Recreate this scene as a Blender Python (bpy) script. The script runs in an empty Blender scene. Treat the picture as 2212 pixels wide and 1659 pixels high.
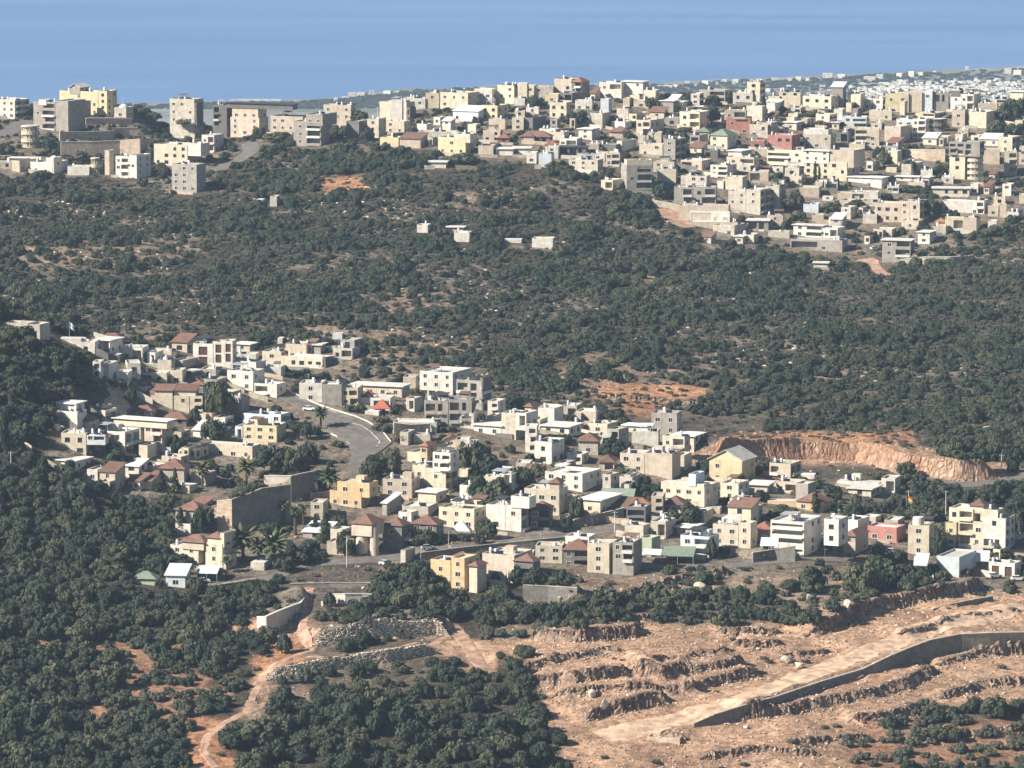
import bpy, bmesh, math, random
import numpy as np
from mathutils import Vector, Matrix
random.seed(7)
RNG = np.random.default_rng(11)
scene = bpy.context.scene
COL = scene.collection

# ------------------------------------------------------------------ camera, sky, sun, exposure
CAM_H, PITCH, F, W, H = 520.0, math.radians(7.3), 5000.0, 1024, 768
SUN_AZ_CAM = math.radians(22)     # how far the sun stands on the camera's side of due left
SUN_EL = math.radians(35)
cam_d = bpy.data.cameras.new('camera'); cam = bpy.data.objects.new('camera', cam_d); COL.objects.link(cam)
cam.location = (0, 0, CAM_H); cam.rotation_euler = (math.pi/2 - PITCH, 0, 0)
cam_d.sensor_width = 36; cam_d.lens = 36*F/W; cam_d.clip_start = 1; cam_d.clip_end = 200000
scene.camera = cam
world = bpy.data.worlds.new('World'); scene.world = world; world.use_nodes = True
_n = world.node_tree.nodes; _l = world.node_tree.links; _n.clear()
_sky = _n.new('ShaderNodeTexSky'); _sky.sky_type = 'NISHITA'; _sky.sun_disc = False
_sky.sun_elevation = SUN_EL
SUN_DIR = Vector((-math.cos(SUN_EL)*math.cos(SUN_AZ_CAM), -math.cos(SUN_EL)*math.sin(SUN_AZ_CAM), math.sin(SUN_EL)))
_sky.sun_rotation = math.atan2(SUN_DIR.x, SUN_DIR.y)
_sky.air_density = 1.0; _sky.dust_density = 0.6; _sky.ozone_density = 1.5; _sky.altitude = 500
_bg = _n.new('ShaderNodeBackground'); _bg.inputs[1].default_value = 0.05
_o = _n.new('ShaderNodeOutputWorld'); _l.new(_sky.outputs[0], _bg.inputs[0]); _l.new(_bg.outputs[0], _o.inputs[0])
sun_d = bpy.data.lights.new('sun', 'SUN'); sun = bpy.data.objects.new('sun', sun_d); COL.objects.link(sun)
sun_d.energy = 5.0; sun_d.angle = math.radians(0.5); sun_d.color = (1.0, 0.93, 0.82)
sun.rotation_euler = SUN_DIR.to_track_quat('Z', 'Y').to_euler()
scene.view_settings.view_transform = 'Standard'; scene.view_settings.look = 'None'
scene.view_settings.exposure = 0.92; scene.view_settings.gamma = 1.0
scene.view_settings.use_curve_mapping = False
scene.render.engine = 'CYCLES'
cy = scene.cycles
cy.max_bounces = 4; cy.diffuse_bounces = 1; cy.glossy_bounces = 2; cy.transmission_bounces = 2; cy.volume_bounces = 0; cy.transparent_max_bounces = 4
cy.use_adaptive_sampling = False
cy.caustics_reflective = False; cy.caustics_refractive = False

# ------------------------------------------------------------------ the lie of the land
cP, sP = math.cos(PITCH), math.sin(PITCH)
def rayd(px, py):
    """direction (per metre of Y) through photo point, 1024x768 frame"""
    u = (np.asarray(px, float)-W/2)/F; v = (H/2-np.asarray(py, float))/F
    dx = u; dy = cP + v*sP; dz = -sP + v*cP
    return dx/dy, dz/dy
def at(px, py, D):
    dx, dz = rayd(px, py); return np.array([dx*D, D, CAM_H+dz*D])
def project(x, y, z):
    x = np.asarray(x, float); y = np.asarray(y, float); z = np.asarray(z, float)-CAM_H
    d = y*cP - z*sP; v = y*sP + z*cP
    return W/2 + F*x/d, H/2 - F*v/d
CTRL = [(0,115,2400),(90,108,2400),(125,111,2395),(160,129,2370),(205,131,2370),(250,131,2370),(330,130,2370),(380,123,2380),(420,110,2390),(480,104,2400),(580,93,2420),(650,97,2420),(760,103,2430),(900,106,2440),(1024,107,2440),
 (80,150,2290),(200,160,2270),(300,135,2300),(450,135,2290),(600,140,2280),(750,150,2280),(900,150,2290),(1000,160,2270),
 (0,178,2210),(170,190,2190),(300,160,2240),(420,160,2230),(540,172,2200),(640,205,2150),(720,240,2110),(830,262,2080),(940,240,2110),(1024,215,2150),
 (0,250,2040),(250,230,2090),(500,240,2060),(0,315,1900),(250,300,1930),(500,300,1930),(750,320,1900),(1024,300,1950),
 (200,340,1850),(330,355,1810),(450,370,1780),(560,400,1730),(700,400,1750),(1024,400,1760),
 (650,430,1700),(700,440,1670),(850,432,1690),(950,445,1660),(1024,460,1640),
 (30,335,1720),(100,345,1700),(200,352,1680),(280,378,1640),(330,402,1620),(420,410,1620),(500,430,1600),(600,450,1590),(680,470,1580),(780,485,1580),(880,490,1580),(1000,500,1580),
 (150,430,1590),(250,450,1570),(350,470,1550),(450,490,1540),(560,500,1530),(680,520,1510),(800,530,1510),(1000,550,1500),
 (180,500,1515),(200,580,1450),(330,570,1455),(430,595,1430),(560,590,1440),(700,575,1455),(850,570,1470),(1000,575,1480),
 (0,560,1450),(100,600,1420),(260,640,1390),(400,650,1380),(500,650,1385),(620,630,1400),(750,620,1410),(840,600,1430),(1000,600,1440),
 (0,680,1350),(150,700,1340),(300,720,1320),(480,720,1320),(620,700,1335),(750,690,1350),(900,670,1375),(1024,650,1400),
 (0,768,1290),(256,768,1285),(512,768,1285),(768,768,1290),(1024,768,1300),
 (0,900,1210),(512,900,1200),(1024,900,1210),
 (0,345,1575),(0,400,1545),(50,352,1575),(60,430,1540),(95,400,1560),(100,440,1560),(0,470,1510),(60,480,1520)]
_pts = []
for (px, py, D) in CTRL:
    _pts.append(tuple(at(px, py, D)))
    if px == 0: _pts.append(tuple(at(-150, py, D)))
    if px in (1024, 1000): _pts.append(tuple(at(1180, py, D)))
# ground that no pixel shows: the gully behind the near spur, the far side of the ridge
def lev(px, D, z):
    dx, _ = rayd(px, 300); _pts.append((float(dx*D), D, z))
for px in (-100, 60, 160): lev(px, 1780, 285)
lev(280, 1735, 288)
for px in (-150, 150, 450, 750, 1050, 1180): lev(px, 2620, 300); lev(px, 2850, 225); lev(px, 1000, 190)
_pts = np.array(_pts)
def tps_fit(P, lam=60.0):
    n = len(P); d = np.linalg.norm(P[:, None, :2]-P[None, :, :2], axis=2)/100.0
    K = np.where(d > 0, d*d*np.log(d+1e-12), 0) + np.eye(n)*lam*1e-3
    Q = np.c_[np.ones(n), P[:, :2]/100.0]
    A = np.block([[K, Q], [Q.T, np.zeros((3, 3))]])
    return np.linalg.solve(A, np.r_[P[:, 2], 0, 0, 0])
_w = tps_fit(_pts)
def base_h(x, y):
    x = np.asarray(x, float); y = np.asarray(y, float); sh = x.shape
    x = x.ravel()/100; y = y.ravel()/100; out = np.empty_like(x); C = _pts[:, :2]/100
    for i in range(0, len(x), 40000):
        a = x[i:i+40000, None]-C[None, :, 0]; b = y[i:i+40000, None]-C[None, :, 1]
        r2 = a*a+b*b
        out[i:i+40000] = (0.5*r2*np.log(r2+1e-12))@_w[:-3] + _w[-3] + _w[-2]*x[i:i+40000] + _w[-1]*y[i:i+40000]
    return out.reshape(sh)
# value noise for the relief
_perm = RNG.random((256, 256))
def vnoise(x, y):
    xi = np.floor(x).astype(int); yi = np.floor(y).astype(int); fx = x-xi; fy = y-yi
    fx = fx*fx*(3-2*fx); fy = fy*fy*(3-2*fy)
    a = _perm[xi & 255, yi & 255]; b = _perm[(xi+1) & 255, yi & 255]; c = _perm[xi & 255, (yi+1) & 255]; d = _perm[(xi+1) & 255, (yi+1) & 255]
    return (a*(1-fx)+b*fx)*(1-fy) + (c*(1-fx)+d*fx)*fy - 0.5
# regular grid of the land
GX0, GX1, GY0, GY1, GS = -330.0, 330.0, 1120.0, 2881.0, 1.6
gx = np.arange(GX0, GX1+.1, GS); gy = np.arange(GY0, GY1+.1, GS)
XX, YY = np.meshgrid(gx, gy)
ZB = base_h(XX, YY)
def samp(Z, x, y):
    fx = np.clip((np.asarray(x, float)-GX0)/GS, 0, len(gx)-1.001); fy = np.clip((np.asarray(y, float)-GY0)/GS, 0, len(gy)-1.001)
    ix = fx.astype(int); iy = fy.astype(int); a = fx-ix; b = fy-iy
    return (Z[iy, ix]*(1-a)+Z[iy, ix+1]*a)*(1-b) + (Z[iy+1, ix]*(1-a)+Z[iy+1, ix+1]*a)*b
_march = np.arange(1130, 2870, 1.5)
def hit(px, py, Z=None, first=1060, D0=None):
    """where the view line through a photo point meets the land"""
    Z = ZG if Z is None else Z
    dx, dz = rayd(px, py); m = _march if D0 is None else _march[_march > D0]
    zr = CAM_H+dz*m; zt = samp(Z, dx*m, m)
    k = np.nonzero(zr < zt)[0]
    if D0 is None and 85 < py < 135 and (len(k) == 0 or m[k[0]] > 2480): D = 2335.0 if 135 < px < 415 else 2392.0; return np.array([dx*D, D, CAM_H+dz*D])
    if len(k) == 0: j = len(m)-1 if D0 is None else 0; return np.array([dx*m[j], m[j], zt[j]])
    k = k[0]
    if k == 0: D = m[0]
    else:
        a = zr[k-1]-zt[k-1]; b = zt[k]-zr[k]; D = m[k-1]+(m[k]-m[k-1])*a/(a+b+1e-9)
    return np.array([dx*D, D, float(samp(Z, dx*D, D))])

# what covers the ground, read off the photograph in 16 px cells (run lengths, one row per line, from the sky line down)
COVER_ROWS = {
6: '.64', 7: '.9 f2 .11 f1 .41', 8: '.10 f6 .3 f4 .41', 9: '.9 s5 f9 F4 .3 F1 .33', 10: '.6 f1 .3 s3 F21 .30', 11: 'F10 .3 f7 r3 F15 .26',
12: 'F28 s5 F8 .23', 13: 'F41 s3 .20', 14: 'F44 .15 f5', 15: 'F1 s12 F31 .17 F3', 16: 'F1 s7 F16 s1 F24 f10 F5', 17: 'F40 s1 F23',
18: 'F12 s4 F8 s5 F35', 19: 'F24 s5 F22 f2 F11', 20: '.3 F15 s7 F39', 21: 'F4 .4 F15 s7 F18 s2 F14', 22: 'F6 .16 s4 f10 s3 f4 s3 F18',
23: 'F6 .25 F3 s9 f8 s2 F11', 24: 'F7 .25 F3 s2 r7 f20', 25: 'F7 .25 F6 s1 r3 f22', 26: 'F4 .33 F2 g9 f11 F5', 27: 'F3 .39 g4 r11 g1 F6',
28: 'F3 .40 q16 F5', 29: 'F4 .44 g9 q6 .1', 30: 'F6 .46 .4 f8', 31: 'F12 .44 f8', 32: 'F13 .51', 33: 'F11 .53', 34: 'F11 .7 f3 .43',
35: 'F10 .8 g6 .40', 36: 'F16 f2 g6 F10 s19 F5 .6', 37: 'F17 .2 g4 F11 s6 f9 s7 q8', 38: 'F15 .4 f4 .3 F12 f13 q13', 39: 'F14 o2 q4 s8 F3 s6 q27',
40: 'o12 F5 r2 f8 q37', 41: 'F6 o4 F6 r3 s6 f4 q2 F2 q31', 42: 'F5 o8 F3 q1 f10 F6 q31', 43: 'F6 o8 F2 q1 s3 F14 q30', 44: 'F5 o8 F2 s2 F17 q23 f7',
45: 'F12 r2 F20 q20 o10', 46: 'F12 r2 F21 q18 o11', 47: 'F12 r3 F20 q18 o11'}
COVER = [['.']*64 for _ in range(48)]
for r, s in COVER_ROWS.items():
    row = ''.join(t[0]*int(t[1:]) for t in s.split())
    COVER[r] = list((row+row[-1]*64)[:64])
COVER = np.array(COVER)
# bare-earth colours of those covers; '.' darkened for shade, plants and walls among houses
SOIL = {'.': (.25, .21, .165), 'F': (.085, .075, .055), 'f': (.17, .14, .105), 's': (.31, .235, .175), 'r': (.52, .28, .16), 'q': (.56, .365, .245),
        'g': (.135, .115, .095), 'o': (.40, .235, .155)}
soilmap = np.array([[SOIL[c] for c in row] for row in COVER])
def T(tile, zx, zy):
    """point read in an enlarged tile of the photograph -> 1024x768 frame"""
    ox, oy, k = TILES[tile]; return ox + zx/k, oy + zy/k
TILES = {'T1': (0, 50.8, 8.64), 'T2': (256, 50.8, 8.64), 'T3': (512, 50.8, 8.64), 'T4': (768, 50.8, 8.64), 'N1': (0, 304.8, 8.64), 'N2': (256, 330.2, 8.64),
         'N3': (460.2, 381, 8.64), 'N4': (640, 431.7, 8.64), 'N5': (768, 431.7, 8.64), 'S1': (0, 457.1, 8.64), 'S2': (256, 469.8, 8.64), 'S3': (421.6, 495.2, 8.64),
         'B': (177.8, 576, 8.64), 'C': (431.7, 576, 8.64), 'D': (685.7, 576, 6.539), 'M': (682.7, 228.6, 6.48), 'K': (341.3, 203.2, 6.48), 'A': (0, 0, 1)}

# ---- steps in the land: quarry benches, cliffs, terraces.  (foot line in the photo, height, how far the fill runs back, softness)
STEPS = [
 ([(528,640),(554,644),(582,646),(605,641),(648,634)], 3.2, 16, .5), ([(512,674),(530,671),(547,667),(572,662),(600,656),(625,653)], 2.2, 9, .6),
 ([(520,688),(553,690),(571,689),(594,685),(632,676)], 3.4, 10, .5), ([(632,680),(645,680),(663,686),(692,677)], 4.2, 12, .5),
 ([(548,702),(594,699),(617,696),(652,696),(688,696),(713,688),(768,678)], 2.8, 10, .5), ([(686,677),(716,672),(746,666)], 2.2, 8, .5),
 ([(586,722),(605,716),(623,711),(672,702)], 3.2, 9, .5), ([(735,722),(780,715),(808,710),(869,698),(907,688),(940,671)], 2.6, 9, .5), ([(940,668),(976,658),(1030,652)], 1.6, 8, .6),
 ([(850,724),(885,721),(916,714)], 2.2, 8, .5), ([(715,634),(745,637),(784,636)], 1.8, 8, .6), ([(733,648),(760,650),(784,648)], 2.0, 8, .6),
 ([(806,638),(839,627),(869,614),(892,608),(915,605),(946,599),(990,587)], 3.6, 14, .5),
 ([(311,650),(346,646),(386,640),(434,634),(450,635)], 4.6, 16, .6), ([(266,680),(294,677),(328,670),(351,666),(386,662),(436,652)], 3.0, 14, .6),
 ([(618,598),(650,592),(686,582),(735,574)], 2.4, 8, .6), ([(560,612),(600,608),(640,604)], 1.6, 8, .7),
 ([(712,461),(730,459),(760,458),(800,458),(860,459),(905,473),(960,480),(1005,477)], 5.8, 40, .9),
 ([(790,748),(830,742),(870,739)], 1.6, 8, .6), ([(660,736),(686,742)], 1.6, 5, .5), ([(900,640),(960,622),(1024,612)], 1.4, 8, .7),
 ([(590,624),(640,620),(690,616)], 1.6, 8, .7), ([(648,660),(700,655),(735,652)], 1.6, 8, .7), ([(780,662),(830,655)], 1.2, 7, .7),
 ([(700,760),(760,752),(820,756)], 1.5, 8, .7), ([(940,700),(985,688),(1030,682)], 1.8, 9, .7), ([(900,745),(960,738),(1030,730)], 1.4, 8, .6),
 ([(10,262),(70,262),(130,261),(190,258)], 1.6, 8, .8), ([(10,252),(90,252),(170,250)], 1.6, 8, .8), ([(380,392),(440,384),(500,372)], 1.6, 10, .8),
 ([(600,398),(660,402),(720,410)], 1.4, 8, .8), ([(560,385),(640,388),(720,394)], 1.4, 8, .8), ([(300,330),(360,338),(420,334),(470,322)], 2.0, 9, .8),
 ([(430,300),(470,292)], 1.5, 8, .8), ([(320,195),(355,190),(400,192)], 1.5, 9, .8), ([(610,225),(650,232),(690,240)], 2.0, 9, .8), ([(880,262),(920,262),(968,260)], 2.4, 9, .8)]
def poly_dist(P, X, Y):
    """signed distance to a polyline (positive on the far side), and 0..1 run along it"""
    best = np.full(X.shape, 1e9); sgn = np.zeros(X.shape); tt = np.zeros(X.shape)
    L = [np.hypot(*(P[i+1]-P[i])) for i in range(len(P)-1)]; tot = sum(L); acc = 0
    for i in range(len(P)-1):
        a, b = P[i], P[i+1]; d = b-a
        t = ((X-a[0])*d[0]+(Y-a[1])*d[1])/(d@d); tc = np.clip(t, 0, 1)
        qx = X-(a[0]+d[0]*tc); qy = Y-(a[1]+d[1]*tc); dist = np.hypot(qx, qy)
        s = np.sign(d[0]*(Y-a[1])-d[1]*(X-a[0])); m = dist < best
        best = np.where(m, dist, best); sgn = np.where(m, s, sgn); tt = np.where(m, (acc+tc*L[i])/tot, tt); acc += L[i]
    return best*sgn, tt
STEP_XY = []
def add_step(Z, foot, h, back, soft, Zref):
    P = np.array([hit(px, py, Zref)[:2] for px, py in foot])
    if P[0, 0] > P[-1, 0]: P = P[::-1]
    STEP_XY.append((P, h))
    x0, y0 = P.min(0)-back*3-4; x1, y1 = P.max(0)+back*3+4
    ix0, ix1 = np.searchsorted(gx, [x0, x1]); iy0, iy1 = np.searchsorted(gy, [y0, y1])
    if ix0 >= ix1 or iy0 >= iy1: return
    sl = (slice(iy0, iy1), slice(ix0, ix1)); X = XX[sl]; Y = YY[sl]
    wob = 1.1*vnoise(X/5.1+h*7, Y/5.1)+.6*vnoise(X/2.1, Y/2.1+h)
    d, t = poly_dist(P, X, Y); d = d + wob*.7*min(soft, 1)
    end = np.clip(np.minimum(t, 1-t)*12, 0, 1); end = end*end*(3-2*end)
    up = 1/(1+np.exp(-np.clip(d/(soft*.5), -30, 30)))
    Z[sl] += h*1.15*end*up*np.exp(-np.maximum(d, 0)/back)*(1+.35*vnoise(X/9, Y/9))
_px = 512+F*XX/YY; _w1 = np.clip((_px-135)/35, 0, 1)*np.clip((415-_px)/30, 0, 1); _w2 = np.clip((YY-2338)/45, 0, 1)
ZB -= 9*_w1*_w1*(3-2*_w1)*_w2*_w2*(3-2*_w2)      # the saddle where the coast shows over the ridge
ZG = ZB.copy()
ZG += 2.2*vnoise(XX/46, YY/46)*np.clip((YY-1250)/200, .35, 1) + .8*vnoise(XX/17+9, YY/17)
for (foot, h, back, soft) in STEPS: add_step(ZG, foot, h, back, soft, ZG)
# cover class of every ground point
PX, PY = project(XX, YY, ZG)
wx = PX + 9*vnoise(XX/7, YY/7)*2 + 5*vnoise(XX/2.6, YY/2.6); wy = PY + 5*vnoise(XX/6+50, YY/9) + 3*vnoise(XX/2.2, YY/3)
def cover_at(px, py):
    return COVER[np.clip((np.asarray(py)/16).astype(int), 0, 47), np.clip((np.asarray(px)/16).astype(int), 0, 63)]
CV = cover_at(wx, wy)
rocky = (np.isin(CV, ['q', 's', 'r'])).astype(float)
ZG += rocky*(.55*vnoise(XX/3.1, YY/3.1) + .35*vnoise(XX/1.7+4, YY/1.7)) + .15*vnoise(XX/2.3, YY/2.3)
def gz(x, y): return float(samp(ZG, x, y))

# walls that hold the land back: (points: x, foot y, top y), material, label
WALLS = [
 ([(694,727,724),(715,725,714.5),(753,711.5,703),(776,704.5,697),(820,690,682),(862,676,669.5),(890,669,656),(912,663.5,646.5),(930,658.5,640),(961,651,634)], 'wallgrey', 'long dark grey wall climbing the quarry beside the tan earth road', 14),  # shaded stretch of one wall, painted darker than its sunlit end section
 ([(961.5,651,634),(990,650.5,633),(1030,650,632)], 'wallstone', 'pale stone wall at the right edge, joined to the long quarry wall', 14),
 ([(933,613,609),(950,609,604.5),(975,604,599.5),(993,601,596.5)], 'wallgrey', 'short low grey wall above the quarry road', 8),
 ([(257,632,616.5),(266,636.5,616.5)], 'wallwhite', 'sunlit end of the curved white wall beside the red earth track', 6),
 ([(266.5,636.5,616.5),(280,629,610.5),(292,620,606),(301,612,603),(305,603,597),(304,594,590)], 'wallwhite', 'curved white wall beside the red earth track, in shade', 10),
 ([(326,603,594.5),(345,605,594),(362,604,594),(379,603,595)], 'wallwhite', 'bright cream wall below the dry grass bank', 8),
 ([(61,155,142),(90,156,142),(120,156,140.5),(140,157,139)], 'wallpink', 'lowest and tallest pink stone wall under the yellow apartment block', 9),
 ([(140.3,157,139),(147,150,140)], 'wallpink', 'dark end of the tallest pink stone wall, turned away from the sun', 6),
 ([(60,141,132),(88,141,132),(114,139,131)], 'wallpink', 'middle pink stone wall under the yellow apartment block', 9),
 ([(108,136,128.5),(124,136,128),(138,136,127.5)], 'wallpink', 'right hand pink stone wall just above the tallest one', 6),
 ([(86,124.5,118.5),(110,124.5,118.5),(132,124.5,119)], 'wallpink', 'upper pink stone wall at the foot of the yellow apartment block', 7),
 ([(891,153,149.5),(905,157,149.6),(925,160.5,149.6),(945,162,150)], 'wallpink', 'long tan stone wall in the far village, left of the arched houses', 10),
 ([(421,561,553),(460,556,548),(510,551,542.5),(574,546,536)], 'wallgrey', 'long dark wall with pale edge along the lower street', 8),
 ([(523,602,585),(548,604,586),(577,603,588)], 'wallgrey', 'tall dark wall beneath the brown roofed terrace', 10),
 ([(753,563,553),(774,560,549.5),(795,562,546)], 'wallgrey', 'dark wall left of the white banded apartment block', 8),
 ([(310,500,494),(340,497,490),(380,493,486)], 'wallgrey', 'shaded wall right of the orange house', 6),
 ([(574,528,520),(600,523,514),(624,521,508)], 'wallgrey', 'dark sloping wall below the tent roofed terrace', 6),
 ([(640,521,516),(690,517,511),(720,512,507)], 'wallstone', 'pale wall under the cream house with the row of windows', 6),
 ([(208,590,587),(232,587,583),(256,584,579)], 'wallgrey', 'low dark wall in front of the peach villa', 6),
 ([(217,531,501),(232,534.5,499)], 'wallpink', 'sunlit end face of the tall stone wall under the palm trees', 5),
 ([(232.2,534.5,499),(250,531,493),(262,528,488),(291,523,484)], 'wallgrey', 'tall dark stone wall under the palm trees, left of the orange house', 9),  # shaded face of the same wall; its shade is put into the grey
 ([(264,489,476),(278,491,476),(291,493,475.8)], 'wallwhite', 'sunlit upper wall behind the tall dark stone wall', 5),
 ([(291.2,502,475.8),(304,499,473),(317,497,470.5)], 'wallgrey', 'upper shaded wall between the tall stone wall and the asphalt road', 7),  # shade side of the sunlit upper wall, darkened in its colour as well
 ([(596,524,520),(612,516,511),(628,509,505)], 'wallstone', 'pale ramp wall right of the tall cream house', 6),
 ([(900,263,259.5),(925,264,257),(950,264,257),(970,262,256)], 'wallstone', 'bright rubble stone wall at the lower right edge of the far village', 8),
 ([(652,206,200),(700,215,210),(735,232,226)], 'wallstone', 'stepped pale wall under the twin grey house', 6),
 ([(290,588,584),(330,588,583),(390,587,583),(430,585,580)], 'wallgrey', 'grey wall along the dry grass bank', 6),
 ([(394,437,423),(410,436,425),(430,434,424)], 'wallstone', 'pale block wall right of the asphalt road', 6),
]
def backfill(pts, back=14):
    for a, b in zip(pts[:-1], pts[1:]): pass
    add_step(ZG, [(p[0], p[1]-1.2) for p in pts], float(np.mean([(p[1]-p[2])*hit(p[0], p[1])[1]/F for p in pts]))*.9, back, .35, ZG)
WALL_XY = [[hit(p[0], p[1]).copy() for p in w[0]] for w in WALLS]
for pts, mt, lab, back in WALLS:
    if pts[0][0] not in (257, 140.3, 217, 264): backfill(pts, back)

# ------------------------------------------------------------------ materials
def nodes(m):
    m.use_nodes = True; nt = m.node_tree; b = nt.nodes.get('Principled BSDF'); return nt, nt.nodes, nt.links, b
def N(ns, t, **kw):
    n = ns.new(t)
    for k, v in kw.items():
        if k.startswith('i_'): n.inputs[k[2:].replace('_', ' ')].default_value = v
        else: setattr(n, k, v)
    return n
def ramp(ns, a, b, ca, cb):
    r = ns.new('ShaderNodeValToRGB'); e = r.color_ramp.elements
    e[0].position = a; e[1].position = b; e[0].color = (*ca, 1) if len(ca) == 3 else ca; e[1].color = (*cb, 1) if len(cb) == 3 else cb
    return r
def mixc(ns, ls, fac, a, b, mode='MIX'):
    m = ns.new('ShaderNodeMix'); m.data_type = 'RGBA'; m.blend_type = mode
    for s, v in ((0, fac), (6, a), (7, b)):
        if isinstance(v, (int, float)): m.inputs[s].default_value = v
        elif isinstance(v, tuple): m.inputs[s].default_value = (*v, 1)
        else: ls.new(v, m.inputs[s])
    return m.outputs[2]
def wall_mat(name, col, grime=.45, block=.0, rough=.85, vary=.16):
    m = bpy.data.materials.new(name); nt, ns, ls, b = nodes(m)
    tc = N(ns, 'ShaderNodeTexCoord'); oi = N(ns, 'ShaderNodeObjectInfo')
    add = N(ns, 'ShaderNodeVectorMath', operation='ADD'); ls.new(tc.outputs['Object'], add.inputs[0])
    mul = N(ns, 'ShaderNodeVectorMath', operation='SCALE'); ls.new(oi.outputs['Location'], mul.inputs[0]); mul.inputs['Scale'].default_value = .37
    ls.new(mul.outputs[0], add.inputs[1])
    n1 = N(ns, 'ShaderNodeTexNoise'); n1.inputs['Scale'].default_value = .45; n1.inputs['Detail'].default_value = 6; n1.inputs['Roughness'].default_value = .7; ls.new(add.outputs[0], n1.inputs['Vector'])
    mp = N(ns, 'ShaderNodeMapping'); mp.inputs['Scale'].default_value = (2.2, 2.2, .25); ls.new(add.outputs[0], mp.inputs[0])
    n2 = N(ns, 'ShaderNodeTexNoise'); n2.inputs['Scale'].default_value = 1.0; n2.inputs['Detail'].default_value = 4; ls.new(mp.outputs[0], n2.inputs['Vector'])
    r1 = ramp(ns, .42, .68, (1.04, 1.04, 1.04), tuple(1-grime*k for k in (.6, .66, .74))); ls.new(n1.outputs[0], r1.inputs[0])
    r2 = ramp(ns, .5, .75, (1, 1, 1), tuple(1-grime*k for k in (.5, .55, .6))); ls.new(n2.outputs[0], r2.inputs[0])
    c = mixc(ns, ls, 1.0, col, r1.outputs[0], 'MULTIPLY'); c = mixc(ns, ls, 1.0, c, r2.outputs[0], 'MULTIPLY')
    if block:
        br = N(ns, 'ShaderNodeTexBrick'); br.inputs['Scale'].default_value = 1.0; br.inputs['Brick Width'].default_value = .8; br.inputs['Row Height'].default_value = .4
        br.inputs['Mortar Size'].default_value = .03; br.inputs['Color1'].default_value = (1, 1, 1, 1); br.inputs['Color2'].default_value = (1-block,)*3+(1,); br.inputs['Mortar'].default_value = (.72, .7, .68, 1)
        sx = N(ns, 'ShaderNodeSeparateXYZ'); ls.new(tc.outputs['Object'], sx.inputs[0]); ad = N(ns, 'ShaderNodeMath', operation='ADD'); ls.new(sx.outputs[0], ad.inputs[0]); ls.new(sx.outputs[1], ad.inputs[1])
        cx = N(ns, 'ShaderNodeCombineXYZ'); ls.new(ad.outputs[0], cx.inputs[0]); ls.new(sx.outputs[2], cx.inputs[1]); ls.new(cx.outputs[0], br.inputs['Vector'])
        c = mixc(ns, ls, 1.0, c, br.outputs[0], 'MULTIPLY')
    hsv = N(ns, 'ShaderNodeHueSaturation'); mr = N(ns, 'ShaderNodeMapRange'); ls.new(oi.outputs['Random'], mr.inputs[0]); mr.inputs[3].default_value = 1-vary; mr.inputs[4].default_value = 1+vary*.5
    ls.new(mr.outputs[0], hsv.inputs['Value']); ls.new(c, hsv.inputs['Color']); ls.new(hsv.outputs[0], b.inputs['Base Color'])
    b.inputs['Roughness'].default_value = rough; b.inputs['Specular IOR Level'].default_value = .2
    bp = N(ns, 'ShaderNodeBump'); bp.inputs['Strength'].default_value = .3; bp.inputs['Distance'].default_value = .15; ls.new(n1.outputs[0], bp.inputs['Height']); ls.new(bp.outputs[0], b.inputs['Normal'])
    return m
def plain(name, col, rough=.6, spec=.3, metal=0):
    m = bpy.data.materials.new(name); nt, ns, ls, b = nodes(m)
    tc = N(ns, 'ShaderNodeTexCoord'); n1 = N(ns, 'ShaderNodeTexNoise'); n1.inputs['Scale'].default_value = 1.3; n1.inputs['Detail'].default_value = 3; ls.new(tc.outputs['Object'], n1.inputs['Vector'])
    r = ramp(ns, .3, .7, tuple(k*.85 for k in col), tuple(min(1, k*1.1) for k in col)); ls.new(n1.outputs[0], r.inputs[0]); ls.new(r.outputs[0], b.inputs['Base Color'])
    b.inputs['Roughness'].default_value = rough; b.inputs['Specular IOR Level'].default_value = spec; b.inputs['Metallic'].default_value = metal
    return m
WALLC = {'W': ('white', (.75, .71, .63), .45, .05), 'C': ('cream', (.70, .62, .48), .4, .06), 'O': ('orange', (.66, .49, .29), .45, .05), 'G': ('grey concrete', (.40, .37, .33), .45, .08),
         'B': ('beige', (.60, .51, .41), .4, .1), 'S': ('pale stone', (.62, .57, .48), .5, .14), 'R': ('red', (.40, .19, .16), .4, 0), 'Y': ('yellow', (.66, .56, .36), .35, 0),
         'E': ('pale green', (.42, .47, .34), .35, 0), 'K': ('dark grey', (.20, .19, .18), .4, .1), 'P': ('bluish white', (.62, .66, .68), .3, 0)}
MW = {k: wall_mat(v[0].replace(' ', '_')+'_render', v[1], v[2], v[3]) for k, v in WALLC.items()}
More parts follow.
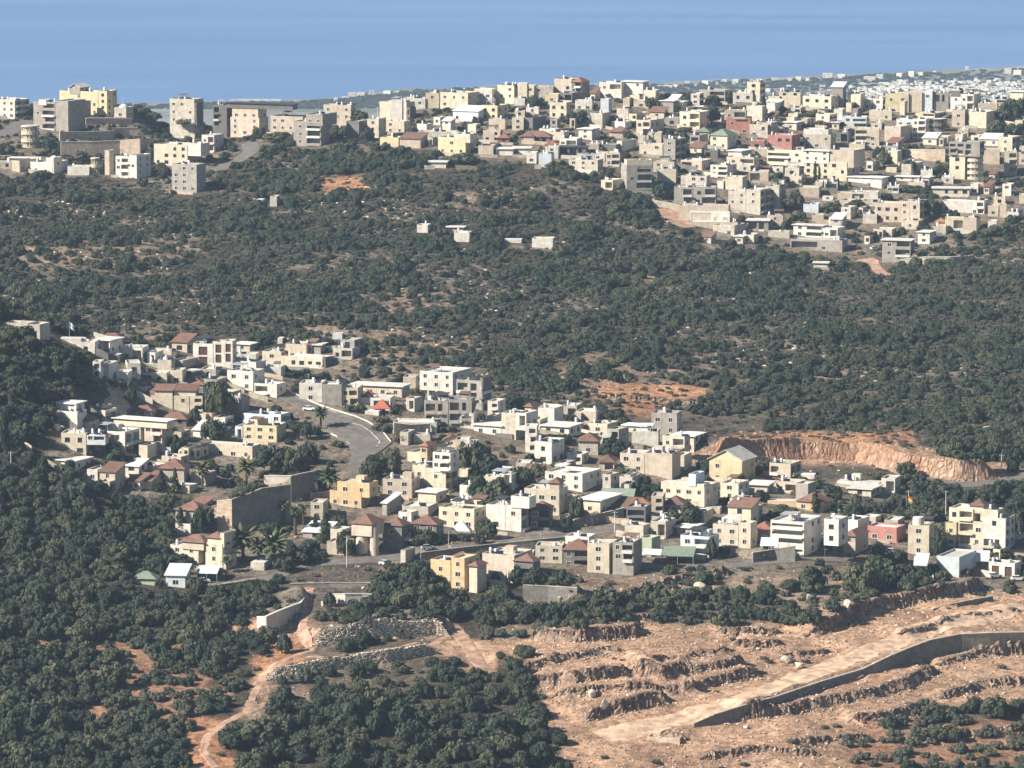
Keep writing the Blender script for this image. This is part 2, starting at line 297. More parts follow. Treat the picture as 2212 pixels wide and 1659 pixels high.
M = {'roof': wall_mat('flat_roof_screed', (.58, .56, .51), .5), 'roof_w': wall_mat('whitewashed_roof', (.72, .70, .66), .45), 'tile': wall_mat('brown_roof_tiles', (.24, .14, .11), .4, .2),
     'redtile': wall_mat('red_roof_tiles', (.38, .17, .12), .4, .2), 'green': wall_mat('green_sheet_roof', (.22, .27, .21), .4), 'glass': plain('dark_glass', (.03, .035, .045), .15, .6),
     'frame': plain('window_surround', (.62, .58, .50), .7), 'brown': plain('brown_panel', (.10, .055, .045), .6), 'tank': plain('white_tank', (.8, .8, .8), .35, .5), 'panel': plain('solar_glass', (.02, .025, .05), .12, .8),
     'metal': plain('grey_metal', (.35, .36, .37), .45, .5), 'rail': plain('pale_railing', (.6, .58, .53), .6), 'sheet': plain('white_sheet_roof', (.6, .61, .6), .5), 'dark': plain('dark_sheet', (.05, .055, .06), .6),
     'redcloth': plain('red_cloth', (.40, .12, .08), .8), 'tyre': plain('tyre', (.02, .02, .02), .9), 'carpaint': plain('white_car_paint', (.78, .78, .78), .25, .6), 'bark': plain('bark', (.10, .075, .055), .95, .1),
     'wallstone': wall_mat('stone_wall', (.50, .45, .36), .5, .3), 'wallpink': wall_mat('pinkish_stone_wall', (.70, .56, .43), .45, .3), 'wallgrey': wall_mat('grey_or_shaded_stone_wall', (.26, .25, .225), .45, .25), 'wallwhite': wall_mat('white_cast_wall', (.68, .62, .53), .35, .05)}  # the grey stone also colours the shaded faces of paler walls
def foliage(name, c1, c2, c3):
    m = bpy.data.materials.new(name); nt, ns, ls, b = nodes(m)
    oi = N(ns, 'ShaderNodeObjectInfo'); tc = N(ns, 'ShaderNodeTexCoord'); geo = N(ns, 'ShaderNodeNewGeometry')
    r = ramp(ns, 0, 1, c1, c2); e = r.color_ramp.elements.new(.55); e.color = (*[(a+b_)/2 for a, b_ in zip(c1, c2)], 1); e = r.color_ramp.elements.new(.93); e.color = (*c3, 1)
    ls.new(oi.outputs['Random'], r.inputs[0])
    n1 = N(ns, 'ShaderNodeTexNoise'); n1.inputs['Scale'].default_value = 3.2; n1.inputs['Detail'].default_value = 2; ls.new(tc.outputs['Object'], n1.inputs['Vector'])
    r2 = ramp(ns, .3, .72, (.62, .66, .7), (1.35, 1.3, 1.15)); ls.new(n1.outputs[0], r2.inputs[0])
    c = mixc(ns, ls, 1.0, r.outputs[0], r2.outputs[0], 'MULTIPLY'); ls.new(c, b.inputs['Base Color'])
    b.inputs['Roughness'].default_value = .75; b.inputs['Specular IOR Level'].default_value = .15
    return m
M['oak'] = foliage('oak_leaves', (.032, .046, .033), (.064, .077, .052), (.088, .092, .055))
M['olive'] = foliage('olive_leaves', (.070, .084, .064), (.112, .120, .092), (.12, .11, .08))
M['pine'] = foliage('pine_needles', (.028, .045, .024), (.05, .065, .032), (.07, .08, .035))
M['palm'] = foliage('palm_leaves', (.07, .09, .045), (.11, .12, .06), (.12, .11, .06))
M['scrub'] = foliage('scrub_leaves', (.06, .068, .048), (.10, .096, .07), (.15, .115, .085))
def ground_mat():
    m = bpy.data.materials.new('hillside_earth'); nt, ns, ls, b = nodes(m)
    at_ = N(ns, 'ShaderNodeAttribute'); at_.attribute_name = 'soil'; tc = N(ns, 'ShaderNodeTexCoord')
    def noise(sc, det, rough=.6):
        n = N(ns, 'ShaderNodeTexNoise'); n.inputs['Scale'].default_value = sc; n.inputs['Detail'].default_value = det; n.inputs['Roughness'].default_value = rough; ls.new(tc.outputs['Object'], n.inputs['Vector']); return n
    n1 = noise(.07, 6, .65); n2 = noise(.45, 6, .75); n3 = noise(1.6, 4, .8)
    r1 = ramp(ns, .35, .7, (.72, .70, .66), (1.2, 1.18, 1.15)); ls.new(n1.outputs[0], r1.inputs[0])
    c = mixc(ns, ls, 1.0, at_.outputs['Color'], r1.outputs[0], 'MULTIPLY')
    r2 = ramp(ns, .40, .60, (.42, .42, .42), (1.24, 1.22, 1.22)); ls.new(n2.outputs[0], r2.inputs[0]); c = mixc(ns, ls, .85, c, r2.outputs[0], 'MULTIPLY')
    # pale stones strewn about, scrub tufts
    vo = N(ns, 'ShaderNodeTexVoronoi'); vo.inputs['Scale'].default_value = .8; ls.new(tc.outputs['Object'], vo.inputs['Vector'])
    rs = ramp(ns, .16, .26, (1, 1, 1), (0, 0, 0)); ls.new(vo.outputs['Distance'], rs.inputs[0])
    rm = ramp(ns, .5, .58, (0, 0, 0), (1, 1, 1)); ls.new(n3.outputs[0], rm.inputs[0])
    fm = N(ns, 'ShaderNodeMath', operation='MULTIPLY'); ls.new(rs.outputs[0], fm.inputs[0]); ls.new(rm.outputs[0], fm.inputs[1])
    c = mixc(ns, ls, fm.outputs[0], c, (.62, .54, .45))
    # broken rock where the ground stands steep
    geo = N(ns, 'ShaderNodeNewGeometry'); sx = N(ns, 'ShaderNodeSeparateXYZ'); ls.new(geo.outputs['True Normal'], sx.inputs[0])
    st = ramp(ns, .62, .86, (1, 1, 1), (0, 0, 0)); ls.new(sx.outputs[2], st.inputs[0])
    mp = N(ns, 'ShaderNodeMapping'); mp.inputs['Scale'].default_value = (.9, .9, .45); ls.new(tc.outputs['Object'], mp.inputs[0])
    v2 = N(ns, 'ShaderNodeTexVoronoi'); v2.inputs['Scale'].default_value = 1.1; v2.feature = 'DISTANCE_TO_EDGE'; ls.new(mp.outputs[0], v2.inputs['Vector'])
    rr = ramp(ns, .02, .22, (.16, .12, .10), (.56, .46, .38)); ls.new(v2.outputs[0], rr.inputs[0])
    rk = mixc(ns, ls, .55, rr.outputs[0], at_.outputs['Color']); rk = mixc(ns, ls, 1.0, rk, r2.outputs[0], 'MULTIPLY')
    fs = N(ns, 'ShaderNodeMath', operation='MULTIPLY'); ls.new(st.outputs[0], fs.inputs[0]); fs.inputs[1].default_value = .85
    c = mixc(ns, ls, fs.outputs[0], c, rk)
    ls.new(c, b.inputs['Base Color']); b.inputs['Roughness'].default_value = .95; b.inputs['Specular IOR Level'].default_value = .1
    bp = N(ns, 'ShaderNodeBump'); bp.inputs['Strength'].default_value = 1.0; bp.inputs['Distance'].default_value = 1.0
    bm_ = N(ns, 'ShaderNodeMath', operation='ADD'); ls.new(n2.outputs[0], bm_.inputs[0]); m2 = N(ns, 'ShaderNodeMath', operation='MULTIPLY'); ls.new(n3.outputs[0], m2.inputs[0]); m2.inputs[1].default_value = .5
    ls.new(m2.outputs[0], bm_.inputs[1]); ls.new(bm_.outputs[0], bp.inputs['Height']); ls.new(bp.outputs[0], b.inputs['Normal'])
    return m
M['ground'] = ground_mat()
def road_mat(name, col, var=.12):
    m = bpy.data.materials.new(name); nt, ns, ls, b = nodes(m); tc = N(ns, 'ShaderNodeTexCoord')
    n1 = N(ns, 'ShaderNodeTexNoise'); n1.inputs['Scale'].default_value = .35; n1.inputs['Detail'].default_value = 6; n1.inputs['Roughness'].default_value = .7; ls.new(tc.outputs['Object'], n1.inputs['Vector'])
    r = ramp(ns, .35, .7, tuple(k*(1-var*2) for k in col), tuple(k*(1+var) for k in col)); ls.new(n1.outputs[0], r.inputs[0]); ls.new(r.outputs[0], b.inputs['Base Color']); b.inputs['Roughness'].default_value = .9
    bp = N(ns, 'ShaderNodeBump'); bp.inputs['Strength'].default_value = .4; bp.inputs['Distance'].default_value = .3; ls.new(n1.outputs[0], bp.inputs['Height']); ls.new(bp.outputs[0], b.inputs['Normal'])
    return m
M['asphalt'] = road_mat('worn_asphalt', (.17, .15, .13), .2); M['tan'] = road_mat('graded_tan_earth', (.60, .41, .275), .26); M['redtrack'] = road_mat('red_earth_track', (.47, .29, .20), .3)
M['rock_q'] = wall_mat('orange_brown_rock', (.50, .35, .25), .6, vary=.35)
def rocky(name, c1, c2, crack, sc=.55, squash=1.0):
    m = bpy.data.materials.new(name); nt, ns, ls, b = nodes(m); tc = N(ns, 'ShaderNodeTexCoord'); mp = N(ns, 'ShaderNodeMapping'); mp.inputs['Scale'].default_value = (1, 1, squash); ls.new(tc.outputs['Object'], mp.inputs[0])
    nz = N(ns, 'ShaderNodeTexNoise'); nz.inputs['Scale'].default_value = .6; nz.inputs['Detail'].default_value = 7; nz.inputs['Roughness'].default_value = .75; ls.new(mp.outputs[0], nz.inputs['Vector'])
    wv = mixc(ns, ls, .6, mp.outputs[0], nz.outputs['Color'], 'LINEAR_LIGHT')
    vo = N(ns, 'ShaderNodeTexVoronoi'); vo.feature = 'DISTANCE_TO_EDGE'; vo.inputs['Scale'].default_value = sc; ls.new(wv, vo.inputs['Vector']); vc = N(ns, 'ShaderNodeTexVoronoi'); vc.inputs['Scale'].default_value = sc; ls.new(wv, vc.inputs['Vector'])
    big = N(ns, 'ShaderNodeTexNoise'); big.inputs['Scale'].default_value = .09; big.inputs['Detail'].default_value = 4; ls.new(tc.outputs['Object'], big.inputs['Vector'])
    rb = ramp(ns, .4, .6, c1, c2); ls.new(big.outputs[0], rb.inputs[0]); sp = N(ns, 'ShaderNodeSeparateColor'); ls.new(vc.outputs['Color'], sp.inputs[0]); rv = ramp(ns, 0, 1, (.7, .68, .66), (1.25, 1.22, 1.18)); ls.new(sp.outputs[0], rv.inputs[0])
    c = mixc(ns, ls, 1.0, rb.outputs[0], rv.outputs[0], 'MULTIPLY'); rn = ramp(ns, .35, .65, (.6, .58, .56), (1.15, 1.15, 1.15)); ls.new(nz.outputs[0], rn.inputs[0]); c = mixc(ns, ls, 1.0, c, rn.outputs[0], 'MULTIPLY')
    rc = ramp(ns, .0, .06, (1, 1, 1), (0, 0, 0)); ls.new(vo.outputs[0], rc.inputs[0]); c = mixc(ns, ls, rc.outputs[0], c, crack); ls.new(c, b.inputs['Base Color']); b.inputs['Roughness'].default_value = .95; b.inputs['Specular IOR Level'].default_value = .1
    bp = N(ns, 'ShaderNodeBump'); bp.inputs['Strength'].default_value = 1; bp.inputs['Distance'].default_value = .6; r3 = ramp(ns, 0, .25, (0, 0, 0), (1, 1, 1)); ls.new(vo.outputs[0], r3.inputs[0]); a_ = N(ns, 'ShaderNodeMath', operation='ADD'); ls.new(r3.outputs[0], a_.inputs[0]); ls.new(nz.outputs[0], a_.inputs[1]); ls.new(a_.outputs[0], bp.inputs['Height']); ls.new(bp.outputs[0], b.inputs['Normal'])
    return m
M['cliff'] = rocky('orange_cut_rock', (.60, .43, .31), (.50, .29, .19), (.44, .26, .175), .6, .55); M['ledge'] = rocky('shade_dark_bench_rock', (.46, .35, .27), (.33, .23, .18), (.10, .075, .06), .7, .55)  # bench rock: its shade and vertical shadows are put into dark colours and cracks
M['blockstone'] = wall_mat('pale_block_stone', (.66, .58, .47), .55, vary=.5)
M['kerb'] = plain('pale_kerb', (.6, .57, .5), .8); M['rock'] = wall_mat('pale_rock', (.52, .46, .38), .6, vary=.4)

# ------------------------------------------------------------------ helpers
def meta(o, label=None, cat=None, group=None, kind=None):
    if label: o['label'] = label
    if cat: o['category'] = cat
    if group: o['group'] = group
    if kind: o['kind'] = kind
    return o
def empty(name, loc, rz=0, **kw):
    o = bpy.data.objects.new(name, None); COL.objects.link(o); o.location = loc; o.rotation_euler = (0, 0, rz); o.empty_display_size = .5
    return meta(o, **kw)
def mesh(name, v, f, mats, mi=None, smooth=False):
    me = bpy.data.meshes.new(name); me.from_pydata([tuple(p) for p in v], [], [tuple(q) for q in f])
    for m in (mats if isinstance(mats, (list, tuple)) else [mats]): me.materials.append(m)
    if mi is not None: me.polygons.foreach_set('material_index', mi)
    if smooth: me.polygons.foreach_set('use_smooth', [True]*len(me.polygons))
    me.update(); return me
def obj(name, me, parent=None, loc=(0, 0, 0), rz=0, scale=None):
    o = bpy.data.objects.new(name, me); COL.objects.link(o); o.location = loc; o.rotation_euler = (0, 0, rz)
    if scale is not None: o.scale = scale
    if parent: o.parent = parent
    return o
class MB:
    def __init__(s): s.v = []; s.f = []; s.m = []
    def quad(s, a, b, c, d, m=0):
        n = len(s.v); s.v += [a, b, c, d]; s.f.append((n, n+1, n+2, n+3)); s.m.append(m)
    def tri(s, a, b, c, m=0):
        n = len(s.v); s.v += [a, b, c]; s.f.append((n, n+1, n+2)); s.m.append(m)
    def box(s, x0, y0, z0, x1, y1, z1, m=0):
        n = len(s.v); s.v += [(x0,y0,z0),(x1,y0,z0),(x1,y1,z0),(x0,y1,z0),(x0,y0,z1),(x1,y0,z1),(x1,y1,z1),(x0,y1,z1)]
        for q in ((0,3,2,1),(4,5,6,7),(0,1,5,4),(1,2,6,5),(2,3,7,6),(3,0,4,7)): s.f.append(tuple(n+k for k in q)); s.m.append(m)
    def cyl(s, cx, cy, z0, z1, r0, r1=None, k=10, m=0, cap=True):
        r1 = r0 if r1 is None else r1; n = len(s.v)
        for z, r in ((z0, r0), (z1, r1)):
            for i in range(k): a = 2*math.pi*i/k; s.v.append((cx+r*math.cos(a), cy+r*math.sin(a), z))
        for i in range(k): j = (i+1) % k; s.f.append((n+i, n+j, n+k+j, n+k+i)); s.m.append(m)
        if cap: s.f.append(tuple(n+k+i for i in range(k))); s.m.append(m)
    def make(s, name, mats, smooth=False): return mesh(name, s.v, s.f, mats, s.m, smooth)

# ------------------------------------------------------------------ ground, plain, sea, air
def grid_mesh(name, X, Y, Z, mat, colors=None):
    ny, nx = X.shape; v = np.stack([X, Y, Z], -1).reshape(-1, 3).astype(np.float32)
    i = np.arange(ny*nx).reshape(ny, nx); q = np.stack([i[:-1, :-1], i[:-1, 1:], i[1:, 1:], i[1:, :-1]], -1).reshape(-1, 4)
    me = bpy.data.meshes.new(name); me.vertices.add(len(v)); me.vertices.foreach_set('co', v.ravel())
    me.loops.add(q.size); me.loops.foreach_set('vertex_index', q.ravel().astype(np.int32)); me.polygons.add(len(q))
    me.polygons.foreach_set('loop_start', np.arange(0, q.size, 4, dtype=np.int32))
    me.polygons.foreach_set('use_smooth', np.ones(len(q), bool))
    me.update(calc_edges=True); me.materials.append(mat)
    if colors is not None:
        a = me.color_attributes.new('soil', 'FLOAT_COLOR', 'POINT'); a.data.foreach_set('color', np.c_[colors.reshape(-1, 3), np.ones(ny*nx)].astype(np.float32).ravel())
    return me
def soil_at(px, py):
    u = np.clip(px/16-.5, 0, 62.999); v = np.clip(py/16-.5, 0, 46.999); iu = u.astype(int); iv = v.astype(int); a = np.clip(((u-iu)-.5)*2.2+.5, 0, 1)[..., None]; b = np.clip(((v-iv)-.5)*2.2+.5, 0, 1)[..., None]
    return (soilmap[iv, iu]*(1-a)+soilmap[iv, iu+1]*a)*(1-b) + (soilmap[iv+1, iu]*(1-a)+soilmap[iv+1, iu+1]*a)*b
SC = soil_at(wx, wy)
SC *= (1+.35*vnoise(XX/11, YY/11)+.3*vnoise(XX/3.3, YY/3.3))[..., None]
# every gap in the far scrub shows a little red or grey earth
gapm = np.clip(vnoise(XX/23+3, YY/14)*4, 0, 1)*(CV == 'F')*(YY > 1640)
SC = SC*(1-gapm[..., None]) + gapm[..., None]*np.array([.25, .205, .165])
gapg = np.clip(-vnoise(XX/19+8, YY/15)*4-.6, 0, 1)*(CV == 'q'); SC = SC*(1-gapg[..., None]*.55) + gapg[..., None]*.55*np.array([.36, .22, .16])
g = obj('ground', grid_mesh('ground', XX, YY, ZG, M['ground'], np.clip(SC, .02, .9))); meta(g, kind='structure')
def plain_mat():
    m = bpy.data.materials.new('coastal_fields'); nt, ns, ls, b = nodes(m); tc = N(ns, 'ShaderNodeTexCoord')
    mp = N(ns, 'ShaderNodeMapping'); mp.inputs['Scale'].default_value = (.006, .0035, 1); ls.new(tc.outputs['Object'], mp.inputs[0])
    n1 = N(ns, 'ShaderNodeTexNoise'); n1.inputs['Scale'].default_value = 1; n1.inputs['Detail'].default_value = 7; n1.inputs['Roughness'].default_value = .7; ls.new(mp.outputs[0], n1.inputs['Vector'])
    r = ramp(ns, .35, .68, (.07, .095, .08), (.30, .27, .23)); ls.new(n1.outputs[0], r.inputs[0]); ls.new(r.outputs[0], b.inputs['Base Color']); b.inputs['Roughness'].default_value = 1
    return m
COAST = [(-2600, 122), (-260, 107), (0, 104), (170, 102), (290, 100), (343, 97), (400, 89), (480, 86), (560, 84), (640, 83), (780, 77), (900, 71.5), (1024, 66), (1250, 58), (3200, 40)]
cx_ = np.linspace(-2600, 3200, 480); cyy = np.interp(cx_, [c[0] for c in COAST], [c[1] for c in COAST]) + .5*np.sin(cx_/17) + .4*np.sin(cx_/6.1)
vs = []; LZ = 12.0
for x, y in zip(cx_, cyy):
    dx, dz = rayd(x, y); D = (LZ-CAM_H)/dz
    for t, zz in ((D+40, -3), (D, LZ), (D-400, LZ+3), (6200, LZ+5), (5200, LZ+2), (4200, LZ), (3500, LZ+15), (3150, 120), (2878, 214)): vs.append((dx*t, t, zz))
k = 9; fs = [(i*k+j, i*k+j+1, (i+1)*k+j+1, (i+1)*k+j) for i in range(479) for j in range(k-1)]
meta(obj('coastal_plain', mesh('coastal_plain', vs, fs, plain_mat(), smooth=True)), kind='structure')
def sea_mat():
    m = bpy.data.materials.new('sea_water'); nt, ns, ls, b = nodes(m); tc = N(ns, 'ShaderNodeTexCoord')
    mp = N(ns, 'ShaderNodeMapping'); mp.inputs['Scale'].default_value = (.0005, .0028, 1); mp.inputs['Rotation'].default_value = (0, 0, .12); ls.new(tc.outputs['Object'], mp.inputs[0])
    n1 = N(ns, 'ShaderNodeTexNoise'); n1.inputs['Scale'].default_value = 1; n1.inputs['Detail'].default_value = 5; n1.inputs['Roughness'].default_value = .6; ls.new(mp.outputs[0], n1.inputs['Vector'])
    m2_ = N(ns, 'ShaderNodeMapping'); m2_.inputs['Scale'].default_value = (.002, .02, 1); ls.new(tc.outputs['Object'], m2_.inputs[0]); n2_ = N(ns, 'ShaderNodeTexNoise'); n2_.inputs['Scale'].default_value = 1; n2_.inputs['Detail'].default_value = 3; ls.new(m2_.outputs[0], n2_.inputs['Vector'])
    av = N(ns, 'ShaderNodeMath', operation='MULTIPLY_ADD'); ls.new(n2_.outputs[0], av.inputs[0]); av.inputs[1].default_value = .14; ls.new(n1.outputs[0], av.inputs[2])
    r = ramp(ns, .38, .78, (.075, .158, .32), (.125, .225, .42)); ls.new(av.outputs[0], r.inputs[0]); ls.new(r.outputs[0], b.inputs['Base Color'])
    b.inputs['Roughness'].default_value = .6; b.inputs['Specular IOR Level'].default_value = .25
    return m
meta(obj('sea', mesh('sea', [(-30000, 3000, 0), (30000, 3000, 0), (30000, 45000, 0), (-30000, 45000, 0)], [(0, 1, 2, 3)], sea_mat())), kind='structure')
hz = MB(); hz.box(-32000, -600, -3, 32000, 47000, CAM_H+20)
hm = bpy.data.materials.new('haze_air'); hm.use_nodes = True; hn = hm.node_tree.nodes; hn.clear(); ho = hn.new('ShaderNodeOutputMaterial'); hv = hn.new('ShaderNodeVolumePrincipled')
hv.inputs['Color'].default_value = (.55, .75, 1.0, 1); hv.inputs['Density'].default_value = 4.6e-5; hv.inputs['Anisotropy'].default_value = .0
hm.node_tree.links.new(hv.outputs[0], ho.inputs['Volume'])
meta(obj('haze', hz.make('haze', hm)), kind='stuff')

def rock_face(P, h, mat, seed, name='rock_ledge', out=.9):
    r = np.random.default_rng(seed); s = np.r_[0, np.cumsum(np.hypot(*np.diff(P, axis=0).T))]; n = max(8, int(s[-1]/.55)); t = np.linspace(0, s[-1], n); X = np.interp(t, s, P[:, 0]); Y = np.interp(t, s, P[:, 1])
    for _ in range(3): X[1:-1] = (X[:-2]+X[1:-1]+X[2:])/3; Y[1:-1] = (Y[:-2]+Y[1:-1]+Y[2:])/3
    d = np.gradient(np.c_[X, Y], axis=0); d /= np.hypot(d[:, 0], d[:, 1])[:, None]; nn = np.c_[d[:, 1], -d[:, 0]]; nn *= np.where(nn[:, 1] > 0, -1, 1)[:, None]
    rows = 7; flute = np.convolve(r.normal(0, 1, n+4), [.25, .5, .25, 0, 0], 'same')[2:n+2]*(.5 if 'cliff' in name else 1); gap = r.random(n) < (.0 if 'cliff' in name else .14); v = []; f = []
    wander = np.convolve(r.normal(0, 1, n+40), np.ones(14)/6, 'same')[20:n+20]
    for i in range(n):
        edge = min(1, min(i, n-1-i)/5); zb = gz(X[i]+nn[i, 0]*2.0, Y[i]+nn[i, 1]*2.0)-.5; zt = gz(X[i]-nn[i, 0]*1.9, Y[i]-nn[i, 1]*1.9)+.12+.25*flute[i]*edge
        zt = max(zt, zb+.3)
        for j in range(rows+2):
            if j <= rows-1:
                q = j/(rows-1); o_ = ((3.6 if 'cliff' in name else 1.5)*(1-q)**1.4 - .1 + out*(.45*flute[i]+.3*r.normal()*.8+.35*wander[i]))*edge - (.9 if gap[i] else 0)*(q > .1); z = zb+(zt-zb)*q
            else: o_ = -1.4-1.6*(j-rows); z = gz(X[i]-nn[i, 0]*-o_*1.0, Y[i]-nn[i, 1]*-o_*1.0)-.1 if j == rows+1 else zt-.05
            v.append((X[i]+nn[i, 0]*o_, Y[i]+nn[i, 1]*o_, z))
    R = rows+2
    for i in range(n-1):
        for j in range(R-1): a = i*R+j; f.append((a, a+R, a+R+1, a+1))
    return meta(obj(name, mesh(name, v, f, mat)), kind='structure')
for k, (P, h) in enumerate(STEP_XY[:len(STEPS)]):
    if P[0, 1] > 1750 and k != 17: continue
    if k in (13, 14): rock_face(P, h, M['ledge'], 50+k, 'terrace_bank', .2); continue
    rock_face(P, h, M['cliff'] if k == 17 else M['ledge'], 50+k, 'rock_cliff' if k == 17 else 'rock_ledge', .35 if k == 17 else .9)
# ------------------------------------------------------------------ roads, draped 12 cm over the land
ROADCELLS = []
def drape(name, L, R, mat, lift=.12, label=None, n=60, cross=5, kind='structure'):
    """ribbon between a left and a right edge given in the photo"""
    L = np.array([hit(*p)[:2] for p in L]); R = np.array([hit(*p)[:2] for p in R])
    def rs(P, n):
        s = np.r_[0, np.cumsum(np.hypot(*np.diff(P, axis=0).T))]; t = np.linspace(0, s[-1], n); return np.c_[np.interp(t, s, P[:, 0]), np.interp(t, s, P[:, 1])]
    L = rs(L, n); R = rs(R, n); v = []; f = []
    G = [[L[i]*(1-j/(cross-1))+R[i]*j/(cross-1) for j in range(cross)] for i in range(n)]
    for i in range(n):
        for j in range(cross):
            x, y = G[i][j]; z = max(gz(x, y), gz(x+.5, y), gz(x-.5, y), gz(x, y+.6), gz(x, y-.6)); v.append((x, y, z+lift)); ROADCELLS.append((x, y))
    for i in range(n-1):
        for j in range(cross-1): a = i*cross+j; f.append((a, a+1, a+cross+1, a+cross))
    c = len(v)   # skirt so the ribbon is solid
    rim = [i*cross for i in range(n)] + [(n-1)*cross+j for j in range(1, cross)] + [i*cross+cross-1 for i in range(n-2, -1, -1)] + [j for j in range(cross-2, 0, -1)]
    for q in rim: v.append((v[q][0], v[q][1], v[q][2]-.8))
    for k in range(len(rim)): k2 = (k+1) % len(rim); f.append((rim[k], rim[k2], c+k2, c+k))
    return meta(obj(name, mesh(name, v, f, mat, smooth=False)), kind=kind)
def track(name, pts, wm, mat, n=60, lift=.1, cross=5, rough=.0):
    P = np.array([hit(*p)[:2] for p in pts]); s = np.r_[0, np.cumsum(np.hypot(*np.diff(P, axis=0).T))]; t = np.linspace(0, s[-1], n)
    P = np.c_[np.interp(t, s, P[:, 0]), np.interp(t, s, P[:, 1])]; k = np.array([1, 2, 3, 2, 1])/9
    Q = P.copy()
    for c in (0, 1): Q[2:-2, c] = np.convolve(P[:, c], k, 'valid')
    d = np.gradient(Q, axis=0); d /= np.hypot(d[:, 0], d[:, 1])[:, None]; nn = np.c_[-d[:, 1], d[:, 0]]; wv = wm*(1+.25*np.array([float(vnoise(np.array(i/4.), np.array(wm))) for i in range(n)]))
    v = []; f = []
    for i in range(n):
        for j in range(cross):
            e = abs(j/(cross-1)-.5)*2; jj = rough*float(vnoise(np.array(i*.7), np.array(j*3.+wm)))*2 if e > .9 else 0; x, y = Q[i]+nn[i]*(wv[i]*(.5-j/(cross-1))+jj); z = max(gz(x, y), gz(x+.6, y), gz(x-.6, y)) if e < .9 or not rough else gz(x, y)-.35; v.append((x, y, z+lift)); ROADCELLS.append((x, y))
    for i in range(n-1):
        for j in range(cross-1): a = i*cross+j; f.append((a, a+cross, a+cross+1, a+1))
    return meta(obj(name, mesh(name, v, f, mat)), kind='structure')
drape('road', [(256, 388), (285, 401), (300, 409), (318, 420), (330, 430), (340, 440), (349, 446), (352, 455), (348, 466), (347, 481)],
      [(268, 381), (285, 390), (321, 406.6), (355, 417.5), (366, 422), (382, 432), (391, 444), (383, 450), (367, 460), (359, 481)], M['asphalt'], n=90, cross=12, lift=.2)
drape('side_road', [(212, 371), (235, 377), (256, 388)], [(224, 366), (245, 373), (268, 381)], M['asphalt'], n=30, lift=.18)
def line_strip(name, pts, wd, ht, mat, parent=None, n=50, lift=0, **kw):
    """a low kerb, painted line or wall of real width and height along a line of the photo"""
    P = np.array([hit(*p)[:2] for p in pts]); s = np.r_[0, np.cumsum(np.hypot(*np.diff(P, axis=0).T))]; t = np.linspace(0, s[-1], n)
    P = np.c_[np.interp(t, s, P[:, 0]), np.interp(t, s, P[:, 1])]; d = np.gradient(P, axis=0); d /= np.hypot(d[:, 0], d[:, 1])[:, None]; nn = np.c_[-d[:, 1], d[:, 0]]
    v = []; f = []
    for i in range(n):
        z = gz(*P[i])
        for sgn, zz in ((.5, -.6), (.5, ht+lift), (-.5, ht+lift), (-.5, -.6)): x, y = P[i]+nn[i]*wd*sgn; v.append((x, y, z+zz))
    for i in range(n-1):
        for j in range(3): a = i*4+j; f.append((a, a+1, a+5, a+4))
    f.append((0, 1, 2, 3)); a = (n-1)*4; f.append((a+3, a+2, a+1, a))
    return meta(obj(name, mesh(name, v, f, mat), parent), **kw)
line_strip('kerb', [(285, 390), (321, 406), (355, 417), (366, 421.5), (382, 431.5), (391, 443)], .35, .55, M['kerb'], kind='structure')
line_strip('kerb', [(287, 397), (312, 403), (322, 407.5), (337, 413.5)], .35, .32, M['kerb'], kind='structure')
line_strip('kerb', [(340, 417), (354, 416.5)], .35, .35, M['kerb'], n=12, kind='structure')
line_strip('kerb', [(352, 424), (362, 426.5), (371, 433), (380, 442), (377, 447), (386, 447)], .35, .32, M['kerb'], n=30, kind='structure')
line_strip('kerb', [(331, 434), (341, 439), (350, 444.5)], .3, .32, M['kerb'], n=14, kind='structure')
track('street', [(296, 565), (330, 563), (362, 561), (410, 556), (470, 548), (520, 541), (574, 536), (620, 528)], 6, M['asphalt'])
track('street', [(208, 588), (240, 583), (275, 577), (300, 566)], 5, M['asphalt'], n=30)
track('street', [(0, 136), (12, 130), (30, 121)], 9, M['asphalt'], n=20)
track('street', [(212, 172), (232, 163), (252, 152), (249, 143)], 8, M['asphalt'], n=30)
track('street', [(910, 158), (918, 164), (930, 172)], 9, M['asphalt'], n=20)
track('street', [(980, 182), (994, 188), (1010, 192), (1024, 193)], 4, M['tan'], n=20)
track('street', [(1030, 477), (1000, 481), (966, 486), (930, 478)], 6, M['asphalt'], n=30)
track('street', [(640, 566), (700, 567), (760, 563), (850, 560), (900, 575), (1000, 586)], 5, M['asphalt'], n=60)
track('earth_track', [(311, 582), (309, 595), (306, 612), (303, 628), (311, 650), (290, 658), (273, 666), (262, 678), (254, 695), (247, 712), (226, 722), (208, 737), (203, 752), (216, 768)], 3.8, M['redtrack'], n=160, rough=1)
track('earth_track', [(450, 636), (434, 644), (400, 650), (360, 656), (330, 662), (308, 657)], 3.6, M['redtrack'], n=80, rough=.7)
track('earth_track', [(453, 624), (462, 638), (472, 652), (486, 674)], 6.5, M['redtrack'], n=40, rough=1)
track('earth_track', [(108, 421), (114, 410), (121, 400), (118, 391), (110, 384)], 8, M['tan'], n=30, rough=1)
track('earth_track', [(600, 737), (650, 727), (700, 713), (750, 696), (800, 678), (850, 660), (895, 643), (925, 630), (965, 620), (1026, 606)], 11, M['tan'], n=160, cross=11, rough=1.6)
track('earth_track', [(860, 262), (870, 258), (878, 270), (886, 276)], 5, M['redtrack'], n=20)
track('earth_track', [(665, 207), (672, 215), (680, 224), (690, 228)], 9, M['redtrack'], n=20)

